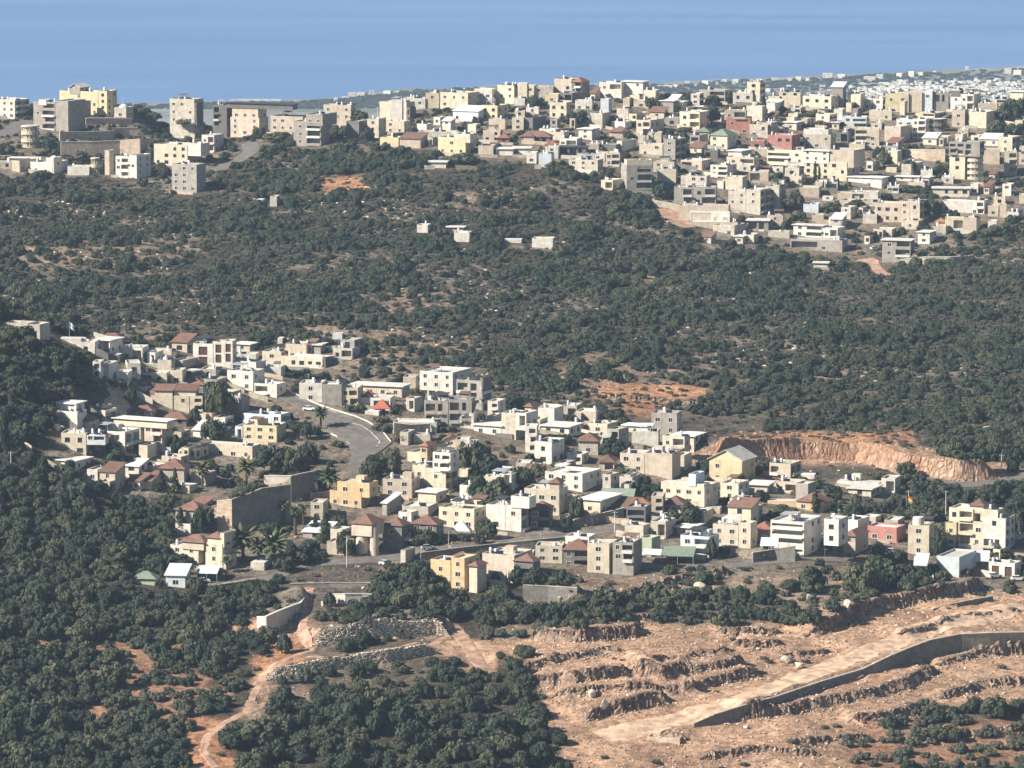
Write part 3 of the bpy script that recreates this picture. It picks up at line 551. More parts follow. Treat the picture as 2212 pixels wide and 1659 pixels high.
# ------------------------------------------------------------------ retaining walls (real thickness, capped)
def retaining(pts, P, mat, label, thick=.6, cat='retaining wall', name='retaining_wall', cap=None, group=None, n=40):
    """pts: (px, foot py, top py)"""
    P = np.array(P); hs = np.array([(p[1]-p[2])*P[i, 1]/F for i, p in enumerate(pts)])
    s = np.r_[0, np.cumsum(np.hypot(*np.diff(P[:, :2], axis=0).T))]; t = np.unique(np.r_[np.linspace(0, s[-1], n), s])
    X = np.interp(t, s, P[:, 0]); Y = np.interp(t, s, P[:, 1]); Zt = np.interp(t, s, P[:, 2]+hs)
    d = np.gradient(np.c_[X, Y], axis=0); d /= np.hypot(d[:, 0], d[:, 1])[:, None]; nn = np.c_[-d[:, 1], d[:, 0]]
    root = empty(name, (X[0], Y[0], P[0, 2])); o = np.array([X[0], Y[0], P[0, 2]])
    mb = MB(); cp = MB()
    def ring(i, w0, w1, z0, z1): return [tuple(np.array([X[i]+nn[i, 0]*w, Y[i]+nn[i, 1]*w, z])-o) for w, z in ((w0, z0), (w0, z1), (w1, z1), (w1, z0))]
    for i in range(len(t)-1):
        for (m_, w0, w1, za, zb) in ((mb, 0, thick, -3, 0), (cp, -.12, thick+.12, 0.003, .22)):
            lo0 = Zt[i]+za if za >= 0 else min(gz(X[i], Y[i])-2, Zt[i]-1); lo1 = Zt[i+1]+za if za >= 0 else min(gz(X[i+1], Y[i+1])-2, Zt[i+1]-1)
            a = ring(i, w0, w1, lo0, Zt[i]+zb); b = ring(i+1, w0, w1, lo1, Zt[i+1]+zb)
            m_.quad(a[0], a[1], b[1], b[0]); m_.quad(a[1], a[2], b[2], b[1]); m_.quad(a[2], a[3], b[3], b[2])
            if i == 0: m_.quad(*a)
            if i == len(t)-2: m_.quad(*b[::-1])
    obj('wall_face', mb.make('wall_face', mat), root); obj('coping', cp.make('coping', cap or mat), root)
    return meta(root, label=label, cat=cat, group=group)
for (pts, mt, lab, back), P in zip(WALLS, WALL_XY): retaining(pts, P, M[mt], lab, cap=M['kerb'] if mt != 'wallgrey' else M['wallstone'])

# ------------------------------------------------------------------ the houses, block by block
# tile x0 x1 x2 ytop ybase colour flags | label   ('+' adds a block to the house above).  x0..x1 front, x1..x2 the side turned away;
# L: x0..x1 is the sunlit left side, x1..x2 the front.  h red hip roof, H brown hip roof, e green hip roof, m roof sloping to the front, g gable,
# n slab roof with overhang, b front loggias, s side loggias, o open columned ground floor, U bare unfinished openings, k no windows, c round, A awning, D dome
HOUSES = '''
T1 -60 130 235 435 590 W st | white house with a white tank on its roof, at the left edge of the ridge
T1 280 476 476 455 690 G b | grey concrete apartment block with three stacked balconies, left on the ridge
+ T1 475 590 740 445 685 G k
+ T1 330 400 405 425 460 W k
T1 500 850 850 365 560 Y t | yellow apartment block with grey gabled roof room, leftmost against the sea
+ T1 850 925 1000 360 575 Y
+ T1 600 690 760 318 365 G kg
T1 690 730 800 445 575 G k
T1 985 1090 1120 505 585 S D | small pale house with a curved roof beside the yellow apartment block
T1 145 290 380 655 850 C cb | round cream house with open balconies below the grey concrete block
T1 -60 100 110 970 1020 G
T1 80 325 325 930 962 W nk
T1 100 170 300 960 1050 B
T1 255 450 575 975 1065 W | white house with a small dome, left under the pink stone walls
+ T1 395 465 500 935 1010 W D
T1 580 770 775 1012 1075 W k
T1 770 845 905 930 1075 C cs
T1 905 945 990 872 1075 B k | narrow beige tower left of the bright white apartments
T1 995 1115 1115 925 1100 W b | bright white apartment house at the tree line, left
+ T1 1113 1182 1292 915 1140 W
T1 1320 1620 1730 825 1000 C | plain cream house with three small windows, above the grey cube
+ T1 1620 1735 1740 812 900 W k
T1 1480 1700 1770 995 1225 G | grey concrete cube house standing at the tree line, left
T1 1740 1850 1925 740 880 W b | small white house with dark openings right of the pink stone walls
T1 1460 1680 1680 430 630 S | pale grey three-storey shell house against the sea, left
+ T1 1680 1700 1850 460 650 K U
T1 1840 1960 1990 480 650 K U
T1 1985 2240 2310 590 740 B | beige house under the dark canopy roof
+ T1 2000 2230 2260 505 590 B
+ T1 1940 2530 2530 468 500 K nk
+ T2 120 405 410 580 700 B
T2 320 560 630 625 820 G b | bare concrete house with open floors, right of the dark canopy
+ T2 430 575 700 560 640 G
T2 580 820 825 480 600 B t | beige house with roof tanks left of the round tree on the ridge
+ T2 620 720 780 550 760 K k
T2 780 890 1000 620 770 K k
T2 960 1060 1120 600 760 C
T2 1065 1300 1300 455 620 C kt | large cream block on the ridge, open dark bay at its right
+ T2 1300 1330 1540 500 640 K U
T2 1160 1262 1265 428 450 W k
T2 1270 1462 1465 420 480 W t
T2 1465 1580 1582 376 430 C
T2 1590 1830 1930 375 495 C t
T2 1885 2040 2080 340 420 W | white house with two wide windows high on the ridge
+ T2 1940 2060 2090 415 510 G b
T2 2085 2230 2300 310 420 C t
T2 1700 1920 2000 525 612 P m | white sheet roofed shed in the middle of the far village
T2 1945 2085 2180 485 600 Y
T2 2010 2150 2155 600 680 C
T2 1120 1280 1330 620 720 C
T2 1400 1720 1722 710 765 S k
T2 1240 1420 1480 760 842 B m
T2 1070 1230 1260 760 832 Y k
T2 1570 1810 1880 762 900 Y | yellow-cream house with three windows at the tree line
+ T2 1710 1850 1850 730 785 W k
T2 1960 2110 2115 700 790 B
T2 2085 2190 2200 755 800 K h
T2 1920 2050 2055 830 905 B k
T2 2070 2220 2225 850 905 W n
T3 365 515 515 255 350 B k | pinkish house with a red hipped roof, highest point of the ridge
+ T3 515 600 670 272 370 K bh
T3 45 130 130 280 312 C k
T3 -20 190 195 312 365 C
T3 190 355 360 320 372 S
T3 755 945 950 285 350 W b | white house with arched band on the ridge, right of the red hipped roof
+ T3 770 860 940 350 412 C
T3 950 1130 1132 272 325 W n
+ T3 985 1040 1140 312 420 G s
T3 1135 1240 1280 352 470 C
T3 960 1015 1018 420 490 C k
T3 1020 1100 1130 395 470 C
T3 325 470 520 458 585 C | cream square house in the trees below the red hipped roof
T3 285 400 410 385 452 Y
T3 415 520 600 375 450 K b
T3 545 690 692 440 520 W t
T3 765 835 870 425 540 P k | tall windowless blue-grey house below the ridge
T3 905 1005 1050 510 590 S k
T3 600 670 680 585 655 B k
T3 675 780 860 550 670 S k
T3 1010 1075 1200 555 605 C b
T3 1075 1195 1320 612 735 B b | pinkish house with balcony in the middle of the far village
T3 0 100 115 590 690 C
T3 110 180 340 590 690 K k
T3 330 390 440 600 700 G
T3 70 330 350 745 805 K HU | long house under a brown hipped roof in the far village
T3 285 390 410 812 845 B h
T3 410 560 610 770 832 W b
T3 575 690 760 680 772 W n
T3 840 930 935 700 745 B H
T3 640 750 770 815 892 B
T3 755 900 950 820 890 K k
T3 905 950 1080 790 872 W k
T3 1180 1290 1292 715 800 C
T3 1100 1300 1310 820 912 C
T3 1310 1410 1510 775 950 G s | grey house with tall pillars right of the centre of the far village
T3 1540 1620 1700 740 835 G U
T3 1450 1620 1720 540 680 C b
T3 1535 1640 1645 485 522 P n
T3 1545 1620 1660 380 470 W s
T3 1620 1840 1910 350 455 G b | grey house with long balcony against the far coastal town
T3 1910 2080 2100 375 432 W t
T3 1850 2060 2065 590 725 R | salmon red house with white parapets, right half of the far village
+ T3 1835 2020 2022 525 590 B b
T3 1715 1860 1950 735 852 C e | cream house with a pale green hipped roof
T3 1600 1700 1720 700 760 C e
T3 2050 2180 2190 790 852 R
T3 1870 1980 2080 870 932 W n
T3 2100 2215 2220 860 922 C
T3 1855 2090 2140 932 1050 C b | cream house with two dark windows and a long terrace
T3 1715 1860 1950 1000 1092 W b
T3 1460 1640 1740 960 1032 B b
T3 1460 1680 1720 1092 1192 S
T3 490 740 790 955 1050 S t | low cream house with three windows at the tree line, centre
T3 810 930 940 890 1000 C b
T3 680 800 800 900 955 W
T3 125 210 230 890 975 W
T3 230 340 345 900 1010 P k
T3 285 400 410 840 932 W
T3 0 150 170 845 905 W n
T3 410 640 650 835 922 K nU
T3 885 990 1210 1000 1205 G Lb | grey concrete house with three wide black balconies, sunlit on its left side
+ T3 985 1200 1215 955 1008 C k
T3 770 870 960 1130 1205 C b
T3 1220 1400 1402 970 1062 C
T3 1255 1415 1440 1032 1152 C k
T3 1400 1560 1562 1190 1335 G b | left half of the twin grey shell house at the edge of the far village
+ T3 1562 1760 1770 1188 1335 G b
T3 1540 1880 1900 1400 1490 W b | low bright white house with wide dark doors, below the twin grey house
+ T3 1440 1870 1875 1348 1408 B k
T3 1870 2020 2022 1225 1400 S | beige three-storey house with stair tower, right of the low white house
+ T3 2022 2145 2240 1212 1400 S s
T3 1845 1990 2040 1102 1218 C k
T3 2050 2215 2217 1052 1142 B b
T3 1740 1920 2030 1520 1605 S
T3 2030 2215 2218 1470 1562 G nU
T3 1520 1950 1955 1492 1562 B k
T3 100 190 200 740 800 B H
T3 860 1000 1010 700 760 B H
T3 1050 1180 1190 440 500 C
T3 1320 1440 1450 590 650 G
T3 560 640 650 900 950 W
T3 440 520 560 300 350 S
T3 20 110 120 420 470 W
T3 120 230 235 500 545 W
T3 20 110 115 530 575 C
T3 1960 2060 2070 1000 1050 W
T3 1090 1180 1200 740 800 C
T3 1320 1420 1430 860 910 W
T3 1660 1780 1800 870 930 K U
T4 -10 100 160 400 462 Y
T4 95 280 290 362 402 C t
T4 160 295 300 405 492 B
T4 305 545 620 405 525 C | long cream house with a row of windows, above the olive trees
T4 690 800 830 382 450 C
T4 815 890 920 432 512 W
T4 910 990 1040 425 522 W s
T4 1015 1215 1230 378 452 Y | wide yellow house against the far coastal town
T4 1215 1330 1332 366 442 C k
T4 1335 1420 1422 356 422 P
T4 1140 1180 1210 445 555 C k
T4 875 1070 1080 528 602 C t
T4 1430 1560 1572 372 442 G U
T4 1580 1670 1672 382 522 W | white house with a dark box on its roof, high at the right
+ T4 1670 1775 1855 386 522 W b
+ T4 1582 1660 1662 345 386 K k
T4 1815 1980 1990 465 542 B
T4 1880 2100 2105 422 462 W b
T4 1590 1700 1740 522 662 B
T4 1740 1885 2000 540 672 C k | blank cream house with a dark side, at the right dark trees
T4 1280 1440 1560 542 582 Y b
T4 1420 1540 1560 592 702 K bc
T4 645 850 870 582 672 P b
T4 890 980 1000 632 682 W
T4 1110 1250 1252 602 662 P
T4 1250 1360 1400 602 762 W b
T4 1010 1145 1260 665 800 B k | pinkish house with a wide dark side, right half of the far village
T4 750 960 980 682 842 C b | cream house with slender white pillars on all floors
T4 700 835 838 815 862 C k
T4 305 540 600 735 852 S | pale stone house with whitewashed top storey, above the school
+ T4 310 520 522 690 740 W k
T4 0 205 290 742 866 R | dark red house in the right half of the far village
T4 150 310 320 832 872 C
T4 590 690 740 715 802 K b
T4 320 680 840 975 1132 C | big cream school building with white band roof
+ T4 0 315 315 885 985 C b
+ T4 310 525 525 870 965 W n
+ T4 525 740 850 872 1000 B k
T4 1570 1700 1700 902 1112 C | beige arched villa, left of two at the right edge
+ T4 1690 1840 1880 900 1112 C bc
+ T4 1570 1830 1840 800 905 G U
T4 1995 2110 2200 757 880 C s | cream house with dark side balconies, topmost at the right edge
T4 1850 2000 2002 862 982 B k
T4 2040 2150 2165 880 1062 C b | beige arched villa, right of two at the right edge
T4 2170 2230 2235 840 982 C
T4 700 980 1050 1102 1192 W n | white vaulted shed below the school
T4 1110 1300 1330 1092 1132 W n
T4 1320 1420 1430 1042 1102 W k
T4 1020 1110 1120 1012 1052 C k
T4 410 600 610 1142 1212 W b
T4 270 440 450 1192 1272 B k
T4 720 950 970 1232 1312 W b
T4 800 970 972 1282 1325 C b
T4 600 790 795 1240 1302 B k
T4 -20 95 160 1182 1382 S | tall pale house in front of the big dark round tree
T4 305 435 440 1335 1402 P k | white slanted box standing in the scrub
T4 1750 1815 1820 1162 1242 W
T4 1425 1740 1742 1192 1252 C n
T4 930 1140 1140 1330 1482 B | brown-grey house with awnings at the lower edge of the far village
+ T4 1140 1220 1225 1310 1485 B
+ T4 1225 1310 1390 1310 1462 B s
T4 1505 1760 1762 1312 1402 W | large white house at the lower right of the far village
+ T4 1760 1865 1920 1305 1482 W b
T4 1530 1690 1692 1458 1552 C b | cream house with an arched porch and tile eaves
T4 1690 1800 1830 1452 1562 B k
T4 1450 1535 1540 1480 1520 C h
T4 1900 1990 2000 1352 1432 B
T4 2000 2060 2080 1342 1442 B k
T4 1900 1975 1990 1482 1562 W
T4 2170 2230 2235 1252 1322 C
T4 1950 2050 2060 1272 1332 C
T4 -10 130 150 1432 1532 B
T4 0 185 190 1572 1622 S k
T4 225 470 520 1515 1622 W bn | white house with a long pale terrace, lowest in the far village
+ T4 480 600 680 1542 1622 W b
T4 820 940 960 1422 1492 S k
T4 200 640 700 1650 1742 G b | wide grey shell building with open floors at the scrub edge
T4 380 480 500 1430 1480 B k
T4 1640 1730 1750 690 740 C
T4 470 560 570 1260 1300 W
T4 1030 1130 1140 1180 1230 W b
T4 1500 1600 1610 1100 1150 W
T4 40 130 140 1010 1060 W
M 1295 1475 1510 80 185 G bn | grey two-storey shell with a bright white roof, alone at the scrub edge
M 850 938 942 225 262 W nk | small white shed among the bushes below the far village
K 1235 1370 1378 238 300 W k | lone white hut among the bushes, right of the other huts
K 490 560 562 150 192 W k | small white hut among the bushes, leftmost of its row
K 650 790 800 158 178 W n
K 730 830 842 200 252 W k
T2 1480 1640 1645 965 1015 W nk | white sheet roofed shed in the bushes under the far village
T2 0 60 60 1285 1320 W k
T2 120 180 182 1270 1345 S k
N2 660 745 748 30 80 P k | small pale shed on the scrub slope above the near village
N2 185 228 235 70 115 W k
N2 630 675 677 148 175 W k
T3 -70 80 80 1630 1665 W k
N1 20 240 240 175 250 S | pale low house behind the dark hill crest, topmost left
+ N1 240 345 375 185 290 S
N1 520 820 830 335 425 W bt | white house with a long roof terrace behind the dark hill
+ N1 380 700 700 292 340 W k
N1 820 950 1045 310 432 W bn | white house below the pinkish red roof
N1 850 1050 1060 300 330 B H
N1 740 1030 1035 432 492 K k
N1 1040 1230 1240 385 492 W b
N1 1240 1480 1500 415 482 C k
N1 1270 1340 1400 425 522 W b
N1 1665 1840 1840 350 525 W v | modern white cube house with dark brown panels
+ N1 1840 1932 1935 332 503 W v
+ N1 1930 2010 2018 326 496 W v
N1 2010 2210 2230 440 500 W k
N1 1910 2212 2292 508 602 W | white house with an awning roof right of the modern cube
N1 800 870 880 505 642 W
N1 870 945 990 522 642 W k
N1 1045 1100 1215 520 602 W L
N1 1215 1440 1445 512 572 E k | low building wrapped in dark green cloth
N1 1000 1105 1110 602 702 W
N1 1105 1440 1450 602 682 C b
N1 1360 1480 1490 490 602 S k
N1 1480 1580 1700 495 562 G k
N1 1470 1575 1590 580 692 C
N1 1580 1730 1740 572 642 G c
N1 1730 1865 1870 570 642 S
N1 1600 1760 1770 690 722 W H
N1 1200 1635 1635 802 940 C | cream house with two brown sloping roofs, top left of the near village
+ N1 1635 1750 1760 802 930 C b
+ N1 1335 1490 1490 740 800 C km
+ N1 1500 1690 1690 740 800 C km
N1 1190 1330 1330 780 825 K m
N1 1130 1310 1310 915 985 C H
N1 1390 1610 1620 990 1050 K H | brown hip roofed porch above the big dark tree
N1 945 1215 1215 1052 1192 S t | pale two-storey house with a row of roof tanks, upper left
+ N1 1240 1400 1480 1042 1212 B b
+ N1 960 1440 1440 1010 1056 C n
N1 525 745 745 1122 1305 C | cream tiered house, leftmost tall one of the near village
+ N1 745 910 912 1128 1195 P b
N1 740 1080 1190 1112 1282 W U
N1 755 910 912 1200 1302 K m
N1 420 650 770 1352 1442 W n | low white house below the cream tiered house
+ N1 290 420 420 1365 1425 W k
+ N1 460 540 560 1440 1512 C
N1 1345 1475 1480 1232 1290 W k
N1 1725 2180 2250 1235 1342 B | long pinkish beige house with three windows, left of the asphalt road
+ N1 1620 1930 1940 1350 1422 C n
+ N1 1935 2020 2030 1390 1532 C
+ N2 -60 60 70 1150 1235 C
N1 1370 1590 1605 1415 1560 B kH | pale tower house with a pointed brown roof, left part of the near village
N1 2095 2390 2420 1060 1190 Y w | yellow house with dark windows, left of the asphalt road
+ N1 2030 2095 2096 1065 1182 P b
N2 -120 130 150 745 850 P | bluish white house behind the yellow one
+ N2 130 215 350 740 882 P s
N2 -255 -25 -20 370 530 W | white house with a dark blue roof slope beside the asphalt road
+ N2 -20 180 250 480 642 W b
N2 70 215 217 332 402 W k
N2 205 575 575 255 332 C w | long house above the road with an unfinished dark right part
+ N2 215 370 440 345 452 C
+ N2 440 570 600 315 402 W k
+ N2 575 600 755 250 452 K U
N2 370 570 572 470 625 W
N2 570 740 742 482 652 G k
N2 740 880 882 512 662 C b
N2 810 1260 1310 490 582 C n | long low cream building with tarpaulins, right of the asphalt road
N2 880 1160 1180 600 690 W b
N2 1270 1380 1400 415 562 B k
N2 1410 1700 1870 378 590 W ow | white two-storey house with square windows over an open ground floor
N2 1730 1950 1962 450 692 G U | bare concrete frame with a tall pillar, right of the white open house
+ N2 1950 1962 2095 425 602 K U
N2 1450 1660 1660 622 830 G U | unfinished concrete house with deep black bays, centre
+ N2 1660 1865 1880 612 872 G U
+ N2 1765 1880 1882 730 834 W U
N2 1180 1560 1562 812 892 S k
N3 115 355 356 392 482 W n | sprawling white house with stair tower and tall pillars, centre
+ N3 355 480 482 292 472 S k
+ N3 480 570 582 292 412 W b
+ N3 150 300 302 492 622 G k
+ N3 300 450 560 472 672 K s
N3 560 660 662 402 622 W b
N3 640 790 905 540 724 W | white corner house with small dark windows, centre
N3 700 940 1050 400 482 W n
N3 920 1045 1050 372 432 S k
N3 1020 1190 1200 520 642 S H | pale stone cube with a brown pyramid roof, centre
N3 1190 1300 1305 482 602 W b
N3 1270 1370 1460 430 602 G b | grey steel framed house with a tilted roof panel, centre
N3 1480 1710 1715 450 612 W k
N3 1560 1770 1772 602 642 W k
N3 1380 1590 1600 642 802 B | long beige blank walled house right of centre
+ N3 1590 1830 1870 642 852 B k
N3 920 1050 1100 650 720 W b
N3 1200 1330 1340 700 790 B bH
N2 1360 1505 1510 915 982 S k
N2 1420 1480 1560 1002 1165 O h | slim orange tower house with little red roofs
+ N2 1305 1420 1425 1070 1195 C
N2 1615 1740 1760 955 1015 C g | small cream gabled house below the unfinished bays
N2 1750 1890 1892 992 1092 S k
N2 1465 1640 1740 1212 1412 C s | cream two-storey house on pillars, right of the orange tower
+ N2 1350 1466 1468 1182 1292 C
+ N2 1525 1680 1750 1075 1215 W b
N2 1090 1345 1400 1305 1452 B w | beige house with white trimmed windows on a shaded open base
N2 630 910 985 1412 1540 O w | bright orange stepped house, left of centre
+ N2 695 980 1052 1335 1432 O
+ N2 695 860 1062 1532 1640 B k
N2 1090 1130 1250 1492 1602 G A
N2 470 580 600 1502 1642 B | small beige house between palms, left of the orange house
S2 840 945 950 562 732 B ck | house with two pale round towers on the lower street
+ S2 970 1040 1092 492 722 B ck
+ S2 820 1000 1102 470 562 B Hk
S2 1090 1260 1330 482 692 K H
S2 1330 1560 1602 472 640 K H | dark verandah under a big brown tent roof
S2 1575 1885 1990 352 522 C w | cream house with one dark window beside the round green tree
S3 555 720 722 100 302 W | broad white two-part house, lower centre
+ S3 720 860 992 104 312 W s
+ S3 770 930 940 30 100 W k
S3 940 1110 1116 122 302 K bH
N3 550 855 905 952 1162 C w | tall cream house carrying a brown roofed turret, lower centre
+ N3 770 855 910 882 948 B H
N3 730 1055 1225 815 962 W w | white house with a grey shaded side, right behind the turret
+ N3 1230 1300 1380 822 962 S
N3 1030 1210 1500 1042 1162 C n
N3 1260 1480 1500 1100 1200 K bA
N3 1440 1640 1642 1075 1135 C h | house with a bright red tent roof, centre
N3 1650 1750 1762 1012 1152 B b
N3 1435 1600 1650 1102 1242 K U
N3 1760 1930 1940 1070 1152 K H
N4 200 555 690 492 652 C w | cream house with three windows under a corniced parapet
+ N4 182 552 554 455 500 C k
+ N4 420 480 565 382 458 P k
N4 600 880 1010 252 452 Y g | large yellow gabled house below the orange cliff
N4 1020 1200 1305 402 462 B h | brownish house with an orange red tent roof below the cliff
+ N4 1120 1300 1312 292 432 B U
N4 1310 1505 1510 375 432 W k
N4 695 850 955 462 602 C w | square cream house with one white framed window
N4 1705 2060 2062 440 502 W k | bright white stepped house at the right, below the mound
+ N4 1540 1800 1802 522 602 C b
+ N4 1700 1960 2002 602 742 C b
+ N4 2020 2190 2202 542 712 W o
N4 1360 1570 1672 612 702 O H | orange walled house with brown hip roof behind the cypress
N4 1100 1360 1372 602 652 O k
N4 1130 1415 1590 792 1082 W l | white apartment block with dark horizontal bands
+ N4 1590 1715 1752 772 972 W
N4 630 850 850 822 1002 B w | two-part beige house beside the white banded block
+ N4 850 955 1016 802 1002 B w
N4 1015 1130 1142 842 962 K h
N4 0 100 362 932 1082 E w | pale green house above the green and white awnings
N4 350 600 690 922 1092 P b
N4 320 440 562 832 902 S n
N4 1755 1860 1992 902 1062 B H | small kiosk house with a dark pitched roof left of the red house
N5 865 1110 1205 842 962 R w | salmon red upper storey house with white trim, right
+ N5 985 1115 1202 965 1072 B k
N5 1210 1390 1440 822 1075 C w | cream house with large arched windows right of the red one
+ N5 1240 1340 1390 748 826 W ck
N5 1535 1625 1652 802 1002 Y w | yellow and cream villa at the right edge with a turret
+ N5 1570 1770 1772 682 772 C b
+ N5 1650 1860 1862 792 1002 C b
+ N5 1840 1985 2052 692 762 C k
+ N5 1860 2050 2062 762 1002 W o
+ N5 1745 1860 1864 642 692 B H
N5 1270 1360 1372 1152 1252 P m
N5 1460 1650 1920 1098 1262 P k | pale grey canopy workshop, lower right
N5 1915 2130 2200 1152 1262 W v | white walled shed at the lower right edge
N5 2080 2230 2235 1012 1065 C m
S3 75 250 255 577 802 O w | tall ochre house with a dark drain pipe, lower centre
+ S3 255 370 412 557 822 O w
+ S3 410 480 690 612 762 C Hk
S3 250 430 450 550 600 B H
S3 520 800 962 532 762 B k | plain pinkish house with a stepped wall, lower centre
+ S3 800 962 966 575 622 K H
S3 980 1215 1222 452 590 C w | cream house with a covered roof terrace on the lower street
+ S3 1075 1200 1222 590 662 C
+ S3 1220 1462 1472 472 642 K bH
S3 1430 1620 1660 432 682 C w | slim cream two-storey house with stone trim on the lower street
+ S3 1650 1830 1842 422 582 G b
S3 740 960 962 492 522 W k
S3 1545 1700 1705 402 432 W k
S1 1460 1715 1720 787 932 C | peach villa with brown tile roofs, lower left
+ S1 1770 1922 1952 762 1012 C
+ S1 1950 1962 2062 862 1062 B w
+ S1 1900 1937 1972 672 765 C k
+ S1 1560 1760 1770 740 790 B H
+ S1 1790 1900 1910 700 765 C H
S1 1700 1930 1945 1010 1062 K HU
S1 1150 1340 1342 1052 1112 E e | tiny hut with a pale green pointed roof in the lower left forest
S1 1430 1600 1612 1020 1132 P m | open pale shed beside the white car, lower left
N3 -45 70 75 520 600 B k
N3 480 600 610 720 800 S
N1 1140 1260 1290 720 760 B
N1 940 1030 1040 690 740 W
N4 1230 1330 1350 700 760 W
N3 380 560 600 1060 1120 W
N4 560 690 700 660 710 B k
N1 1250 1400 1410 480 520 C
N2 940 1060 1080 700 740 W
N5 130 240 250 1060 1100 B k
'''
BLOCKS = []; cur = None
for ln in HOUSES.strip().split('\n'):
    body, _, lab = ln.partition('|'); t = body.split(); plus = t[0] == '+'
    if plus: t = t[1:]
    tile, nums, colk, fl = t[0], list(map(float, t[1:6])), t[6], (t[7] if len(t) > 7 else '')
    x0, yt = T(tile, nums[0], nums[3]); x1, yb = T(tile, nums[1], nums[4]); x2, _ = T(tile, nums[2], 0)
    b = dict(x0=x0, x1=x1, x2=x2, yt=yt, yb=yb, col=colk, fl=fl, tile=tile)
    if plus: cur['b'].append(b)
    else: cur = dict(b=[b], lab=lab.strip()); BLOCKS.append(cur)

WIN_MESH = {}
def window_mesh(kind):
    if kind in WIN_MESH: return WIN_MESH[kind]
    mb = MB()   # unit window 1x1 in x,z; y=0 is the wall face, -y outwards
    fr, sill = (.11, .1) if kind != 'brown' else (.05, .04)
    mb.quad((0, .16, 0), (1, .16, 0), (1, .16, 1), (0, .16, 1), 1)
    for (a, b_, c, d) in ((-fr, -fr, 1+fr, 0), (-fr, 1, 1+fr, 1+fr), (-fr, 0, 0, 1), (1, 0, 1+fr, 1)): mb.box(a, -.05, b_, c, .02, d, 0)
    mb.box(.47, .1, 0, .53, .158, 1, 0)
    WIN_MESH[kind] = mb.make('window', [{'pale': M['frame'], 'white': M['kerb'], 'dark': M['dark'], 'brown': M['brown']}[kind], M['brown'] if kind == 'brown' else M['glass']])
    return WIN_MESH[kind]
def facade(mb, O, ux, nrm, Wd, Hh, holes, base):
    """wall quad (O, along ux, up) from -base to Hh with rectangular holes (u0,u1,v0,v1,depth)"""
    us = sorted({0.0, Wd, *[h[0] for h in holes], *[h[1] for h in holes]}); vs_ = sorted({-base, Hh, *[h[2] for h in holes], *[h[3] for h in holes]})
    def P(u, v, d=0): return tuple(O + ux*u + Vector((0, 0, v)) - nrm*d)
    for i in range(len(us)-1):
        for j in range(len(vs_)-1):
            cu, cv = (us[i]+us[i+1])/2, (vs_[j]+vs_[j+1])/2
            if any(h[0] < cu < h[1] and h[2] < cv < h[3] for h in holes): continue
            mb.quad(P(us[i], vs_[j]), P(us[i+1], vs_[j]), P(us[i+1], vs_[j+1]), P(us[i], vs_[j+1]))
    for (a, b_, c, d_, dp) in holes:
        mb.quad(P(a, c), P(b_, c), P(b_, c, dp), P(a, c, dp)); mb.quad(P(a, d_, dp), P(b_, d_, dp), P(b_, d_), P(a, d_))
        mb.quad(P(a, c), P(a, c, dp), P(a, d_, dp), P(a, d_)); mb.quad(P(b_, c, dp), P(b_, c), P(b_, d_), P(b_, d_, dp))
        if dp > .5:   # back wall with a doorway-dark opening left and right
            mb.quad(P(a, c, dp), P(b_, c, dp), P(b_, d_, dp), P(a, d_, dp))
def place_windows(root, W_, O, ux, nrm, wins, kind, loc0, phi_face):
    for (a, b_, c, d_) in wins:
        p = O + ux*a + Vector((0, 0, c)); obj('window', window_mesh(kind), root, p-loc0, phi_face, (b_-a, 1, d_-c))
TANK = None
def tank_mesh():
    global TANK
    if TANK: return TANK
    mb = MB(); mb.cyl(0, 0, .5, 1.9, .48, .48, 10); mb.cyl(0, 0, 1.9, 2.05, .48, .2, 10)
    for a in (-.35, .35):
        for c in (-.35, .35): mb.box(a-.04, c-.04, 0, a+.04, c+.04, .5)
    TANK = mb.make('water_tank', M['tank']); return TANK
PANEL = None
def panel_mesh():
    global PANEL
    if PANEL: return PANEL
    mb = MB(); mb.quad((-1, -.8, .25), (1, -.8, .25), (1, .7, 1.15), (-1, .7, 1.15), 0); mb.quad((-1, .7, 1.1), (1, .7, 1.1), (1, -.8, .2), (-1, -.8, .2), 1)
    for x in (-.9, .9): mb.box(x-.04, .6, 0, x+.04, .68, 1.1, 1); mb.box(x-.04, -.75, 0, x+.04, -.68, .22, 1)
    PANEL = mb.make('solar_panel', [M['panel'], M['metal']]); return PANEL
BITS = {}
def roof_bit(k):
    if k in BITS: return BITS[k]
    mb = MB()
    if k == 'roof_unit': mb.box(-.45, -.3, 0, .45, .3, .7)
    elif k == 'antenna': mb.box(-.03, -.03, 0, .03, .03, 2.4); mb.box(-.5, -.02, 2.0, .5, .02, 2.05); mb.box(-.35, -.02, 2.25, .35, .02, 2.3)
    else:
        mb.box(-.04, -.04, 0, .04, .04, .9); n = 10
        for i in range(n): a0, a1 = 6.283*i/n, 6.283*(i+1)/n; mb.tri((0, .12, .95), (.5*math.cos(a0), -.1, .95+.5*math.sin(a0)), (.5*math.cos(a1), -.1, .95+.5*math.sin(a1)))
    BITS[k] = mb.make(k, M['rail'] if k == 'roof_unit' else M['tank'] if k == 'satellite_dish' else M['metal']); return BITS[k]
FOOT = []     # footprints in xy, kept clear of trees
